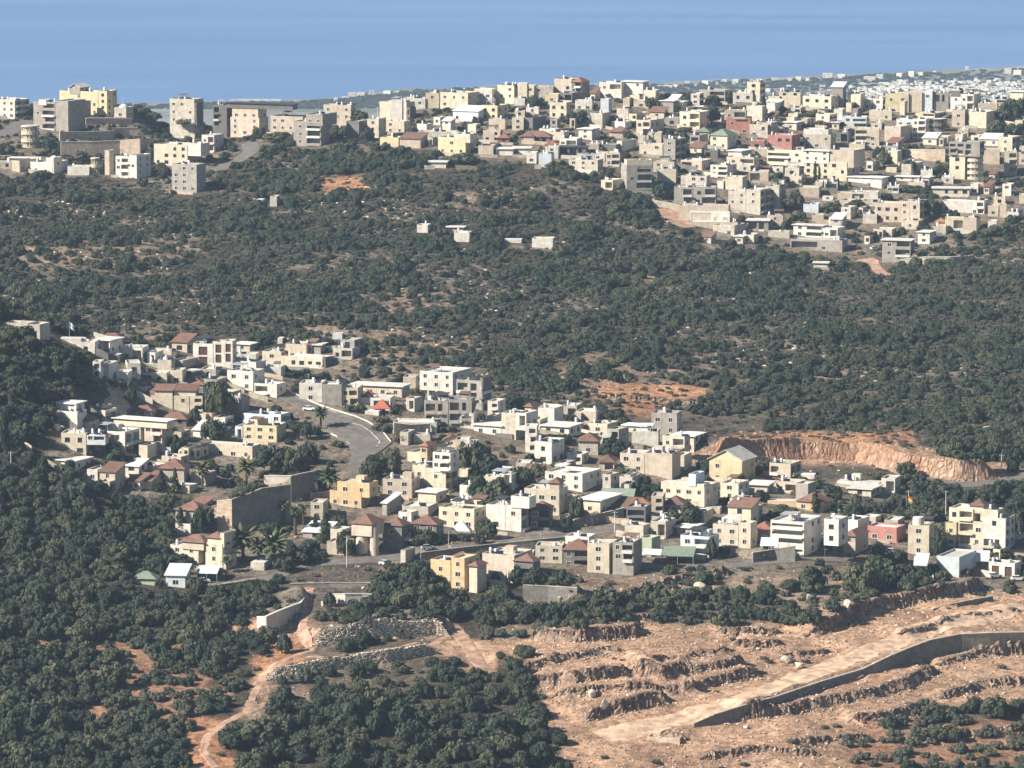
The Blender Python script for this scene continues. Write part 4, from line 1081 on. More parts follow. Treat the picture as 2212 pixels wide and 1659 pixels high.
def block(root, loc0, bl, first, theta, Yref, Xref, k, idx, rnd):
    fl = bl['fl']; Lm = 'L' in fl; colm = MW[bl['col']]
    if first: P = hit(bl['x1'], bl['yb'])
    else:
        y = Yref + (0.12*k if k % 2 else -.12*k)
        # follow the front plane of the first block
        for _ in range(3):
            dx, dz = rayd(bl['x1'], bl['yb']); x = dx*y; y = Yref - (x-Xref)*math.tan(theta)*(1 if not Lm else -1) + (0.12*k if k % 2 else -.12*k)
        P = np.array([dx*y, y, CAM_H+dz*y])
    s = P[1]/F; ct, st_ = math.cos(theta), math.sin(theta)
    fw = (bl['x2']-bl['x1'] if Lm else bl['x1']-bl['x0'])*s; sw = (bl['x1']-bl['x0'] if Lm else bl['x2']-bl['x1'])*s
    Wd = max(1.2, fw/ct); Hh = max(.8, (bl['yb']-bl['yt'])*s/math.cos(PITCH))
    Dp = sw/max(st_, .2) if sw > 2.0 else rnd.uniform(7, 9.5) if Hh > 2.5 else 5
    Dp = min(max(Dp, 4.5), 15)
    if Wd < 4 and Hh > 5: Dp = min(Dp, 6)
    phi = theta if Lm else -theta
    X = Vector((math.cos(phi), math.sin(phi), 0)); Y = Vector((-math.sin(phi), math.cos(phi), 0))
    Pv = Vector(P); O = Pv if Lm else Pv - X*Wd       # front left bottom corner
    par = .55 if (Hh > 2.4 and not set('nHheAmgc') & set(fl)) else 0
    ground = min(gz(O.x, O.y), gz((O+X*Wd).x, (O+X*Wd).y), gz((O+Y*Dp).x, (O+Y*Dp).y), gz((O+X*Wd+Y*Dp).x, (O+X*Wd+Y*Dp).y))
    base = O.z-ground+1.0 if (first or O.z-ground < 4.2) else .6
    base = max(base, .6)
    near = P[1] < 1750
    if 'c' in fl and Hh > 2:
        mb = MB(); r = Wd/2; c = O + X*r + Y*r - loc0; n = max(1, round(Hh/3.1)); sh = Hh/n
        if 'k' in fl: mb.cyl(c.x, c.y, c.z-base, c.z+Hh, r, r*.96, 20)
        else:
            for i in range(n):
                z0 = c.z+i*sh; mb.cyl(c.x, c.y, z0-(base if i == 0 else 0), z0+1.0, r, r, 20); mb.cyl(c.x, c.y, z0+sh-.45, z0+sh+.003*i, r+.1, r+.1, 20); mb.cyl(c.x, c.y, z0+1, z0+sh-.45, r-1.1, r-1.1, 16)
                for q in range(7): a = math.pi*(1+q/6.); mb.box(c.x+(r-.35)*math.cos(a)-.16, c.y+(r-.35)*math.sin(a)-.16, z0+1, c.x+(r-.35)*math.cos(a)+.16, c.y+(r-.35)*math.sin(a)+.16, z0+sh-.45)
        obj('wall', mb.make('wall', colm), root); FOOT.append((c+loc0, r+1)); 
        rf = MB(); rf.cyl(c.x, c.y, c.z+Hh+.01, c.z+Hh+.14, r*.9, r*.9, 16); obj('roof', rf.make('roof', M['roof_w']), root)
        return P, Hh, O, X, Y, Wd, Dp
    holesF, holesS, winF, winS = [], [], [], []
    n = max(1, round(Hh/3.15)); sh = Hh/n; U = 'U' in fl; big = 'w' in fl
    if 'l' in fl: n = 4; sh = Hh/4
    if Hh > 1.9 and 'k' not in fl:
        for i in range(n):
            z0 = i*sh
            if ('o' in fl and i == 0):
                m_ = max(2, round(Wd/3.2)); cw = Wd/m_
                for j in range(m_): holesF.append((j*cw+.28, (j+1)*cw-.28, z0+.15, z0+sh-.5, 3.0))
                continue
            if 'l' in fl: holesF.append((.4, Wd-.4, z0+sh-1.15, z0+sh-.35, 1.5)); continue
            if U:
                m_ = max(1, round(Wd/4.0)); cw = Wd/m_
                for j in range(m_):
                    if rnd.random() < .82: a = j*cw+rnd.uniform(.3, .7); e = (j+1)*cw-rnd.uniform(.3, .7); holesF.append((a, e, z0+rnd.choice([.15, .15, 1.0]), z0+sh-.5, 2.8))
                continue
            loggia = 'b' in fl and sh > 2.2
            x_end = Wd
            if loggia:
                lw = Wd*rnd.uniform(.42, .58); a, e = (Wd-lw-.35, Wd-.35) if (idx % 3 or Wd < 8) else (.35, lw+.35)
                holesF.append((a, e, z0+.9, z0+sh-.35, 2.4)); span = (0, a) if a > Wd/2-1.0 else (e, Wd)
            else: span = (0, Wd)
            m_ = max(1, int((span[1]-span[0])/(3.4 if big else 3.8)))
            cw = (span[1]-span[0])/m_
            if cw < 2.0 or sh < 2: continue
            for j in range(m_):
                if 'v' in fl or rnd.random() < (.9 if big else .72):
                    ww = rnd.choice([1.1, 1.3, 1.6]) if not 'v' in fl else min(2.6, cw*.5); wh = 1.25 if 'v' not in fl else sh*.75
                    cxx = span[0]+(j+.5)*cw; c0 = z0+1.0 if 'v' not in fl else z0+.25; winF.append((cxx-ww/2, cxx+ww/2, c0, min(c0+wh, z0+sh-.3)))
        for i in range(n):
            z0 = i*sh
            if ('s' in fl or U or ('o' in fl and i == 0)) and Dp > 4:
                m_ = max(1, round(Dp/5)); cw = Dp/m_
                for j in range(m_): holesS.append((j*cw+.4, (j+1)*cw-.4, z0+(.9 if 's' in fl else .15), z0+sh-.4, 1.8 if 's' in fl else 2.8))
            else:
                m_ = max(1, int(Dp/4)); cw = Dp/m_
                for j in range(m_):
                    if rnd.random() < .75: cxx = (j+.5)*cw; winS.append((cxx-.6, cxx+.6, z0+1.0, min(z0+2.25, z0+sh-.3)))
    # never let interior recesses of two faces run into each other
    if holesF and holesS:
        holesF = [(a, min(b_, Wd-1.9 if Wd > 6 else b_), c, d, min(dp, 1.7)) for a, b_, c, d, dp in holesF if a < Wd-3 or Wd <= 6]; 
        if Wd <= 6: holesS = []
        holesS = [(max(a, .5), b_, c, d, min(dp, 1.6)) for a, b_, c, d, dp in holesS]
    lz = loc0; O_ = O-lz; mb = MB(); top = Hh+par
    wf = [(a, b_, c, d, .18) for a, b_, c, d in winF]; ws = [(a, b_, c, d, .18) for a, b_, c, d in winS]
    rX = O_+X*Wd
    facade(mb, O_, X, -Y, Wd, top, holesF+wf, base); facade(mb, rX, Y, X, Dp, top, (ws if Lm else ws+holesS) if not Lm else [], base)
    facade(mb, O_+Y*Dp, -Y, -X, Dp, top, ws if Lm else [], base); facade(mb, rX+Y*Dp, -X, Y, Wd, top, [], base)
    if par:
        t_ = .22; zt = Vector((0, 0, top)); zr = Vector((0, 0, Hh)); c_o = [O_, rX, rX+Y*Dp, O_+Y*Dp]; c_i = [O_+X*t_+Y*t_, rX-X*t_+Y*t_, rX+Y*Dp-X*t_-Y*t_, O_+Y*Dp+X*t_-Y*t_]
        for q in range(4):
            r_ = (q+1) % 4; mb.quad(tuple(c_o[q]+zt), tuple(c_o[r_]+zt), tuple(c_i[r_]+zt), tuple(c_i[q]+zt)); mb.quad(tuple(c_i[q]+zt), tuple(c_i[r_]+zt), tuple(c_i[r_]+zr), tuple(c_i[q]+zr))
    wobj = obj('wall', mb.make('wall', colm), root)
    kind = 'brown' if 'v' in fl else ('white' if big and near else rnd.choice(['pale', 'pale', 'dark', 'white']))
    place_windows(root, Wd, O, X, -Y, winF, kind, lz, phi)
    if Lm: place_windows(root, Dp, O+Y*Dp, -Y, -X, winS, kind, lz, phi-math.pi/2)
    else: place_windows(root, Dp, O+X*Wd, Y, X, winS, kind, lz, phi+math.pi/2)
    # balcony slabs and parapets before loggias
    for hl, (oo, uu, nn_) in ((holesF, (O_, X, -Y)), (holesS if not Lm else [], (rX, Y, X))):
        for (a, b_, c, d, dp) in hl:
            if dp > 1.4 and dp < 2.5 and rnd.random() < .75 and c > .8:
                rb = MB(); 
                def Q(u, dd, v): return tuple(oo+uu*u+nn_*dd+Vector((0, 0, v)))
                z_ = c-.95; o1, o2 = .02, .9
                for (za, zb, d0, d1) in ((z_, z_+.16, .01, o2), (z_+.16, z_+.95, o2-.1, o2-.01)):
                    A = [Q(a-.1, d0, za), Q(b_+.1, d0, za), Q(b_+.1, d1, za), Q(a-.1, d1, za)]; B_ = [Q(a-.1, d0, zb), Q(b_+.1, d0, zb), Q(b_+.1, d1, zb), Q(a-.1, d1, zb)]
                    rb.quad(*A[::-1]); rb.quad(*B_)
                    for q in range(4): r_ = (q+1) % 4; rb.quad(A[q], A[r_], B_[r_], B_[q])
                obj('balcony', rb.make('balcony', colm if rnd.random() < .6 else M['rail']), root)
    # roofs
    def corner(e, z): return [tuple(O_-X*e-Y*e+Vector((0, 0, z))), tuple(rX+X*e-Y*e+Vector((0, 0, z))), tuple(rX+Y*Dp+X*e+Y*e+Vector((0, 0, z))), tuple(O_+Y*Dp-X*e+Y*e+Vector((0, 0, z)))]
    rf = MB(); nm = 'roof'; mat = rnd.choice([M['roof'], M['roof_w'], M['roof']])
    if set('Hhe') & set(fl):
        mat = M['tile'] if 'H' in fl else M['redtile'] if 'h' in fl else M['green']; nm = 'tiled_roof' if 'e' not in fl else 'sheet_roof'
        e = .6; c = corner(e, Hh+.01); rise = .27*min(Wd, Dp)+.6
        if Wd > Dp*1.25: inx = Dp/2; r1 = O_+X*inx+Y*Dp/2; r2 = rX-X*inx+Y*Dp/2
        elif Dp > Wd*1.25: r1 = O_+X*Wd/2+Y*Wd/2; r2 = O_+X*Wd/2+Y*(Dp-Wd/2)
        else: r1 = r2 = O_+X*Wd/2+Y*Dp/2
        zz = Vector((0, 0, Hh+rise)); r1 = tuple(r1+zz); r2 = tuple(r2+zz)
        if Dp > Wd*1.25: rf.tri(c[0], c[1], r1); rf.quad(c[1], c[2], r2, r1); rf.tri(c[2], c[3], r2); rf.quad(c[3], c[0], r1, r2)
        elif r1 == r2:
            for q in range(4): rf.tri(c[q], c[(q+1) % 4], r1)
        else: rf.quad(c[0], c[1], r2, r1); rf.tri(c[1], c[2], r2); rf.quad(c[2], c[3], r1, r2); rf.tri(c[3], c[0], r1)
        rf.quad(*c[::-1])
    elif 'm' in fl or 'A' in fl:
        mat = M['tile'] if bl['col'] in 'CBK' else M['sheet']; nm = 'sloping_roof'; e = .5; c = corner(e, Hh); up = .3*min(Dp, 7)
        c2 = [Vector(q)+Vector((0, 0, up if i > 1 else 0)) for i, q in enumerate(c)]; lo = [tuple(q-Vector((0, 0, .15))) for q in c2]; hi = [tuple(q+Vector((0, 0, .02))) for q in c2]
        rf.quad(*hi); rf.quad(*lo[::-1])
        for q in range(4): r_ = (q+1) % 4; rf.quad(lo[q], lo[r_], hi[r_], hi[q])
        gab = MB(); z1 = Vector((0, 0, Hh)); z2 = Vector((0, 0, Hh+up*.9)); gab.tri(tuple(rX+z1), tuple(rX+Y*Dp+z1), tuple(rX+Y*Dp+z2)); gab.tri(tuple(O_+z1), tuple(O_+Y*Dp+z1), tuple(O_+Y*Dp+z2)); gab.quad(tuple(O_+Y*Dp+z1), tuple(rX+Y*Dp+z1), tuple(rX+Y*Dp+z2), tuple(O_+Y*Dp+z2))
        obj('gable_wall', gab.make('gable_wall', colm), root)
    elif 'g' in fl:
        mat = M['roof'] if bl['col'] != 'C' else M['tile']; nm = 'pitched_roof'; e = .6; rise = .28*Wd; c = corner(e, Hh-.1); mid0 = O_+X*Wd/2-Y*e+Vector((0, 0, Hh+rise)); mid1 = O_+X*Wd/2+Y*(Dp+e)+Vector((0, 0, Hh+rise)); th = Vector((0, 0, .22))
        for (a, b_) in ((c[0], c[3]), (c[1], c[2])):
            A, B_ = Vector(a), Vector(b_); rf.quad(tuple(A+th), tuple(B_+th), tuple(mid1+th), tuple(mid0+th)); rf.quad(tuple(A), tuple(B_), tuple(mid1), tuple(mid0)); rf.quad(tuple(A), tuple(A+th), tuple(mid0+th), tuple(mid0)); rf.quad(tuple(A), tuple(B_), tuple(B_+th), tuple(A+th))
        gab = MB(); z1 = Vector((0, 0, Hh)); 
        for yy in (.0, Dp): gab.tri(tuple(O_+Y*yy+z1), tuple(rX+Y*yy+z1), tuple(O_+X*Wd/2+Y*yy+Vector((0, 0, Hh+rise))))
        obj('gable_wall', gab.make('gable_wall', colm), root)
    elif 'n' in fl:
        e = .7; a = corner(e, Hh+.01); b_ = corner(e, Hh+.3); rf.quad(*a[::-1]); rf.quad(*b_)
        for q in range(4): r_ = (q+1) % 4; rf.quad(a[q], a[r_], b_[r_], b_[q])
        mat = M['dark'] if bl['col'] == 'K' else M['roof_w']
    else: rf.quad(*corner(-.2 if par else 0, Hh+.004))
    obj(nm, rf.make(nm, mat), root)
    if 'D' in fl:
        d = MB(); r = min(Wd, Dp)*.4; c = O_+X*Wd/2+Y*Dp/2
        for q in range(5): a0, a1 = q*math.pi/10, (q+1)*math.pi/10; d.cyl(c.x, c.y, c.z+Hh+r*math.sin(a0)*.8, c.z+Hh+r*math.sin(a1)*.8, r*math.cos(a0), r*math.cos(a1), 12, cap=q == 4)
        obj('dome', d.make('dome', M['roof_w'], True), root)
    if not set('HhemgAnD') & set(fl) and Wd > 4.5 and Hh > 2.2:
        cnt = 3 if 't' in fl else (1 if rnd.random() < .75 else 0) + (rnd.random() < .3)
        for q in range(cnt):
            p = O_+X*rnd.uniform(.8, Wd-.8)+Y*rnd.uniform(1.2, Dp*.5); p.z += Hh
            obj('water_tank', tank_mesh(), root, p, 0, (rnd.uniform(.7, 1.0),)*2+(rnd.uniform(.8, 1.1),))
            if rnd.random() < .6: obj('solar_panel', panel_mesh(), root, p+X*1.6-Y*.3, math.radians(rnd.uniform(-30, 30)))
        for q in range(rnd.randrange(0, 4)):
            p = O_+X*rnd.uniform(.8, Wd-.8)+Y*rnd.uniform(.8, Dp-.8); p.z += Hh; kd_ = rnd.choice(['roof_unit', 'roof_unit', 'satellite_dish', 'antenna', 'roof_unit'])
            obj(kd_, roof_bit(kd_), root, p, rnd.uniform(-1, 1), (rnd.uniform(.7, 1.4),)*3)
        if Wd > 6 and Hh > 4.5 and rnd.random() < .35:      # shade roof on posts over part of the terrace
            pg = MB(); a = rnd.uniform(.05, .45)*Wd; w_ = rnd.uniform(3, 5); zz = 2.3; dd = min(Dp-.6, 5)
            def RP(u, v, z): return tuple(O_+X*u+Y*v+Vector((0, 0, Hh+z)))
            for (za, zb) in ((zz, zz+.12),):
                A = [RP(a, .5, za), RP(a+w_, .5, za), RP(a+w_, dd, za+.3), RP(a, dd, za+.3)]; B_ = [RP(a, .5, zb), RP(a+w_, .5, zb), RP(a+w_, dd, zb+.3), RP(a, dd, zb+.3)]; pg.quad(*A[::-1]); pg.quad(*B_)
                for q in range(4): r_ = (q+1) % 4; pg.quad(A[q], A[r_], B_[r_], B_[q])
            for u in (a+.2, a+w_-.2):
                for v_ in (.7, dd-.3): c0 = Vector(RP(u, v_, 0)); pg.box(c0.x-.07, c0.y-.07, c0.z, c0.x+.07, c0.y+.07, c0.z+zz+.05)
            obj('shade_roof', pg.make('shade_roof', rnd.choice([M['sheet'], M['metal'], M['tile'], M['dark']])), root)
        if Wd > 9 and rnd.random() < .45 and near:      # stair head
            sm = MB(); a = rnd.uniform(.15, .6)*Wd; q0 = O_+X*a+Y*Dp*.45; q1 = q0+X*2.8; h2 = 2.1
            cs = [q0, q1, q1+Y*2.8, q0+Y*2.8]; lo = [tuple(q+Vector((0, 0, Hh))) for q in cs]; hi = [tuple(q+Vector((0, 0, Hh+h2))) for q in cs]
            for q in range(4): sm.quad(lo[q], lo[(q+1) % 4], hi[(q+1) % 4], hi[q])
            sm.quad(*hi); obj('stair_head', sm.make('stair_head', colm), root)
    if U and Hh > 3 and par and rnd.random() < .6:      # starter bars
        rb = MB()
        for q in range(5):
            p = O_+X*(Wd*q/4)+Y*.1+Vector((0, 0, top))
            for dd in (-.1, .1): rb.box(p.x+dd-.03, p.y-.03, p.z, p.x+dd+.03, p.y+.03, p.z+.9)
        obj('starter_bars', rb.make('starter_bars', M['dark']), root)
    cc = O + X*Wd/2 + Y*Dp/2; FOOT.append((cc, max(Wd, Dp)*.5+1.5, O, X, Y, Wd, Dp))
    return P, Hh, O, X, Y, Wd, Dp
HINFO = []
for idx, h in enumerate(BLOCKS):
    rnd = random.Random(1000+idx); b0 = h['b'][0]; side = max((b['x2']-b['x1']) for b in h['b'] if 'L' not in b['fl']) if any('L' not in b['fl'] for b in h['b']) else 0
    Lm = 'L' in b0['fl']
    theta = math.radians(8 if Lm else (rnd.uniform(23, 29) if side > 7 else rnd.uniform(15, 20) if side > 3 else rnd.uniform(6, 10)))
    P0 = hit(b0['x1'], b0['yb']); loc0 = Vector(P0); small = (b0['x1']-b0['x0'] < 9 and b0['yb']-b0['yt'] < 7)
    root = empty('house' if not small else 'shed', loc0)
    if Lm:
        for b in h['b'][1:]: b['fl'] += 'L' if 'L' not in b['fl'] else ''
        for b in h['b'][1:]:
            if b['x2']-b['x1'] < b['x1']-b['x0']: b['x2'], b['x1'] = b['x2'], b['x0']+1
    for k, b in enumerate(h['b']): block(root, loc0, b, k == 0, theta, P0[1], P0[0], k, idx, rnd)
    xs = [b['x0'] for b in h['b']]+[b['x2'] for b in h['b']]; ys = [b['yt'] for b in h['b']]+[b['yb'] for b in h['b']]
    n_st = max(1, round((b0['yb']-b0['yt'])*P0[1]/F/3.15)); feat = ''
    ff = b0['fl']
    if 'h' in ff: feat = 'with red hipped roof'
    elif 'H' in ff: feat = 'with brown hipped roof'
    elif 'e' in ff: feat = 'with green roof'
    elif 'm' in ff: feat = 'with sloping roof'
    elif 'U' in ff: feat = 'with bare dark openings'
    elif 'b' in ff or 's' in ff: feat = 'with balconies'
    elif 'n' in ff: feat = 'with overhanging slab roof'
    elif 'k' in ff: feat = 'without windows'
    HINFO.append(dict(root=root, lab=h['lab'], px=(min(xs)+max(xs))/2, py=(min(ys)+max(ys))/2, w=max(xs)-min(xs), h=max(ys)-min(ys), D=P0[1],
        desc=('small ' if small else '')+WALLC[b0['col']][0]+(' shed' if small else ' house' if n_st < 2 else f" {['','one','two','three','four','five','six'][min(n_st,6)]}-storey house")+(' '+feat if feat else ''), cat='shed' if small else 'house'))

# low annexes and yard walls that crowd the ground between the houses
def far_from_all(x, y, r):
    return all((f[0].x-x)**2+(f[0].y-y)**2 > (f[1]*.8+r)**2 for f in FOOT) and all((q[0]-x)**2+(q[1]-y)**2 > (r+2)**2 for q in ROADCELLS[::2])
RECTS = [(b['x0'], b['x2'], b['yt'], b['yb'], (b['x2']-b['x0'])*(b['yb']-b['yt'])) for h in BLOCKS for b in h['b']]
RECTS += [(280, 396, 385, 484, 40), (216, 317, 470, 532, 40), (170, 245, 535, 590, 40)]
rf_ = random.Random(42); made = 0; ANNEX = []
for tries in range(9000):
    near_ = made < 105
    if near_: px, py = rf_.uniform(60, 1020), rf_.uniform(345, 575)
    else: px, py = rf_.uniform(380, 1024), rf_.uniform(95, 245)
    if near_ and ((278 < px < 398 and 383 < py < 486) or (px > 690 and py < 494) or (px > 600 and py > 566)): continue
    if COVER[min(47, int(py//16)), min(63, int(px//16))] != '.': continue
    p = hit(px, py)
    if not near_ and p[1] < 1900: continue
    if not far_from_all(p[0], p[1], 1.6 if near_ else 1.4): continue
    if min((f[0].x-p[0])**2+(f[0].y-p[1])**2 for f in FOOT) > (15+8)**2: continue
    k = F/p[1]; wd = rf_.uniform(4, 10)*k; hh = rf_.choice([2.6, 3.2, 3.4, 5.2, 6.3] if near_ else [3, 3.3, 5.5, 6.4])*rf_.uniform(.9, 1.1)*k; sd = rf_.uniform(1.2, 2.8)*k; colr = rf_.choice('WWCCBSSGBC'); fl = rf_.choice(['', 'k', 'b', 'n', 'k', 'k', 'm', 'H' if near_ and rf_.random() < .5 else '', 'b', 's'])
    if hh > wd*.8: hh = wd*.8
    if any(hh_ > 0 and max(0, min(px+wd/2, bx2)-max(px-wd/2, bx0))*max(0, min(py, byb)-max(py-hh, byt)) > .12*min(wd*hh, hh_) for bx0, bx2, byt, byb, hh_ in RECTS): continue
    b = dict(x0=px-wd/2, x1=px+wd/2-sd, x2=px+wd/2, yt=py-hh, yb=py, col=colr, fl=fl, tile=''); loc0 = Vector(p); p0 = hit(b['x1'], b['yb']); loc0 = Vector(p0); root = empty('annex', loc0)
    block(root, loc0, b, True, math.radians(rf_.uniform(14, 28)), p0[1], p0[0], 0, 2000+made, rf_)
    fe = {'H': ' with brown hipped roof', 'n': ' with overhanging slab roof', 'm': ' with sloping roof', 'b': ' with an open porch', 'U': ' with bare dark openings'}.get(fl, '')
    HINFO.append(dict(root=root, lab='', px=px, py=py-hh/2, w=wd, h=hh, D=p[1], desc='low '+WALLC[colr][0]+' annex'+fe, cat='annex')); made += 1
    if made > 190: break
YARDW = []
for j, f in enumerate(list(FOOT)):
    if len(f) < 7: continue
    c, R, O, X, Y, Wd, Dp = f
    if Wd < 5 or rf_.random() < .45 or gz(O.x, O.y) < O.z-2.5: continue
    off = rf_.uniform(2.5, 5); x0 = rf_.uniform(-2, 2); L = Wd*rf_.uniform(.6, 1.1)+x0; hgt = rf_.uniform(.9, 2.0)
    mb = MB(); n = 8; root0 = O+X*x0-Y*off; a = None; ok = True; pts_ = [root0+X*(L*i/n) for i in range(n+1)]
    if any((q[0]-p.x)**2+(q[1]-p.y)**2 < 9 for q in ROADCELLS[::3] for p in pts_[::4]): continue
    zt = [gz(p.x, p.y)+hgt for p in pts_]; zt = [max(zt[max(0, i-1):i+2]) for i in range(n+1)]; o3 = Vector((pts_[0].x, pts_[0].y, zt[0]-hgt))
    for i in range(n):
        A = []
        for p, z in ((pts_[i], zt[i]), (pts_[i+1], zt[i+1])):
            for yy in (0, .3):
                q = p+Y*yy; A.append((Vector((q.x, q.y, z-hgt-1.5))-o3, Vector((q.x, q.y, z))-o3))
        (a0, a1), (b0, b1), (c0, c1), (d0, d1) = A
        mb.quad(tuple(a0), tuple(c0), tuple(c1), tuple(a1)); mb.quad(tuple(a1), tuple(c1), tuple(d1), tuple(b1)); mb.quad(tuple(b0), tuple(b1), tuple(d1), tuple(d0))
        if i == 0: mb.quad(tuple(a0), tuple(a1), tuple(b1), tuple(b0))
        if i == n-1: mb.quad(tuple(c0), tuple(d0), tuple(d1), tuple(c1))
    mt = rf_.choice(['wallstone', 'wallgrey', 'wallpink', 'wallwhite', 'wallstone']); o = obj('yard_wall', mb.make('yard_wall', M[mt]), None, o3)
    px, py = project(pts_[4].x, pts_[4].y, zt[4]-.5); YARDW.append(dict(root=o, lab='', px=float(px), py=float(py), D=pts_[4].y, cat='wall', desc={'wallstone': 'pale stone', 'wallgrey': 'dark grey', 'wallpink': 'pinkish stone', 'wallwhite': 'cream'}[mt]+(' short' if L < 8 else ' long')+' yard wall'))
print('annexes', made, 'yard walls', len(YARDW))

# ------------------------------------------------------------------ trees
def ico_dirs(n):
    i = np.arange(n)+.5; ph = np.arccos(1-2*i/n); th = math.pi*(1+5**.5)*i
    return np.c_[np.cos(th)*np.sin(ph), np.sin(th)*np.sin(ph), np.cos(ph)]
def crown_mesh(name, seed, mat, lumps=10, leaves=75, lump_r=(.32, .48), leaf=.15, flat=1.0, shape='round', core=True):
    """leaf-sized faces over a heap of lumps; unit crown: radius 1, z from .15 to 1.. scaled by the object"""
    r = np.random.default_rng(seed); V = []; Fc = []
    cen = []
    for k in range(lumps):
        if shape == 'round':
            a = r.uniform(0, 2*math.pi); q = math.sqrt(r.uniform(0, 1))*.66; z = .38+.42*r.uniform(0, 1)*(1-q*q*.8)+.02
            if k < 5: a = k*2*math.pi/5+r.uniform(-.4, .4); q = .55+r.uniform(0, .12); z = .34+r.uniform(0, .12)
            cen.append((q*math.cos(a), q*math.sin(a), z*flat, r.uniform(*lump_r)))
        elif shape == 'cone':
            z = k/(lumps-1); q = (1-z)*.45*r.uniform(.3, 1); a = r.uniform(0, 2*math.pi); cen.append((q*math.cos(a), q*math.sin(a), .15+z*.78, (1-z)*.42+.14))
        elif shape == 'column':
            z = k/(lumps-1); a = r.uniform(0, 2*math.pi); rr = .75*math.sin(math.pi*min(.97, z*.8+.18))**.7; cen.append((.12*math.cos(a), .12*math.sin(a), .08+z*.86, rr*.9+.08))
    zs = .55 if shape == 'round' else (.22 if shape == 'cone' else .12)
    for (cx, cy, cz, lr) in cen:
        if core:
            n0 = len(V); d = ico_dirs(14)
            # small solid heart of each lump
            k_, h_ = 6, 3
            for j in range(h_+1):
                t = math.pi*j/h_
                for i in range(k_): a = 2*math.pi*i/k_; V.append((cx+lr*.78*math.sin(t)*math.cos(a), cy+lr*.78*math.sin(t)*math.sin(a), cz+lr*zs*.85*math.cos(t)))
            for j in range(h_):
                for i in range(k_): i2 = (i+1) % k_; Fc.append((n0+j*k_+i, n0+(j+1)*k_+i, n0+(j+1)*k_+i2, n0+j*k_+i2))
        d = ico_dirs(leaves) + r.normal(0, .22, (leaves, 3)); d /= np.linalg.norm(d, axis=1)[:, None]
        for q in d:
            if q[2] < -.75: continue
            rr = lr*r.uniform(.82, 1.12); p = np.array([cx+q[0]*rr, cy+q[1]*rr, cz+q[2]*rr*zs*1.25])
            nn = q*np.array([1, 1, 1.1]) + r.normal(0, .27, 3); nn /= np.linalg.norm(nn); t = np.cross(nn, r.normal(0, 1, 3)); t /= np.linalg.norm(t)+1e-6; b = np.cross(nn, t)
            s = leaf*r.uniform(.6, 1.15); n0 = len(V); zc = np.array([1, 1, zs*1.3+.25])
            for (u, v) in ((-1, -.7), (.9, -.9), (1, .8), (-.8, 1)): V.append(tuple(p+(t*u+b*v)*s*.5*zc))
            Fc.append((n0, n0+1, n0+2, n0+3))
    return mesh(name, V, Fc, mat)
def trunk_mesh(name, seed, branches=4, lean=.12):
    r = random.Random(seed); mb = MB()
    def limb(p0, p1, r0, r1, k=6):
        p0, p1 = Vector(p0), Vector(p1); d = (p1-p0).normalized(); t = d.orthogonal().normalized(); b = d.cross(t); n = len(mb.v)
        for p, rr in ((p0, r0), (p1, r1)):
            for i in range(k): a = 2*math.pi*i/k; mb.v.append(tuple(p+(t*math.cos(a)+b*math.sin(a))*rr))
        for i in range(k): j = (i+1) % k; mb.f.append((n+i, n+j, n+k+j, n+k+i)); mb.m.append(0)
    a = Vector((r.uniform(-lean, lean), r.uniform(-lean, lean), .28)); limb((0, 0, -.25), a, .085, .06)
    for q in range(branches): an = q*6.28/branches+r.uniform(-.4, .4); limb(a, (a.x+.45*math.cos(an), a.y+.45*math.sin(an), .52+r.uniform(0, .12)), .05, .02)
    return mb.make(name, M['bark'])
def palm_mesh():
    mb = MB(); r = random.Random(5)
    for k in range(34):
        a = k*2.4; el = math.radians(68-100*(k/34.)); L = 1.0*r.uniform(.85, 1.1); p = Vector((0, 0, .0)); d = Vector((math.cos(a)*math.cos(el), math.sin(a)*math.cos(el), math.sin(el))); side = Vector((-math.sin(a), math.cos(a), 0)); seg = 6; prev = None
        for s in range(seg+1):
            t = s/seg; w = .17*math.sin(math.pi*min(1, t*.85+.12))+.01; cur = (p+side*w-Vector((0, 0, w*.55)), p.copy(), p-side*w-Vector((0, 0, w*.55)))
            if prev: mb.quad(tuple(prev[0]), tuple(cur[0]), tuple(cur[1]), tuple(prev[1])); mb.quad(tuple(prev[1]), tuple(cur[1]), tuple(cur[2]), tuple(prev[2]))
            prev = cur; p = p+d*(L/seg); d = (d+Vector((0, 0, -.16))).normalized()
    return mb.make('palm_fronds', M['palm'])
def palm_trunk():
    mb = MB(); n = 8
    for i in range(n): mb.cyl(0, 0, i/n, (i+1)/n, .05*(1.1-.2*i/n), .058*(1.1-.2*i/n), 8)
    mb.cyl(0, 0, -.3, 0, .06, .055, 8); return mb.make('palm_trunk', M['bark'])
KINDS = {}
for kd, mat, kw, lab in (('oak', 'oak', dict(lumps=12, leaves=70, leaf=.17, lump_r=(.26, .46)), 0), ('olive', 'olive', dict(lumps=9, leaves=58, leaf=.16, lump_r=(.3, .44)), 0), ('pine', 'pine', dict(lumps=9, leaves=80, shape='cone', leaf=.13), 0),
                         ('cypress', 'pine', dict(lumps=8, leaves=60, shape='column', leaf=.2), 0), ('shrub', 'scrub', dict(lumps=5, leaves=46, leaf=.22, lump_r=(.38, .55)), 0)):
    nv = {'oak': 7, 'olive': 5, 'shrub': 4}.get(kd, 2)
    KINDS[kd] = [(crown_mesh(kd+'_crown', 100*len(KINDS)+i+3, M[mat], **kw), trunk_mesh(kd+'_trunk', 100*len(KINDS)+i)) for i in range(nv)]
KINDS['palm'] = [(palm_mesh(), palm_trunk())]
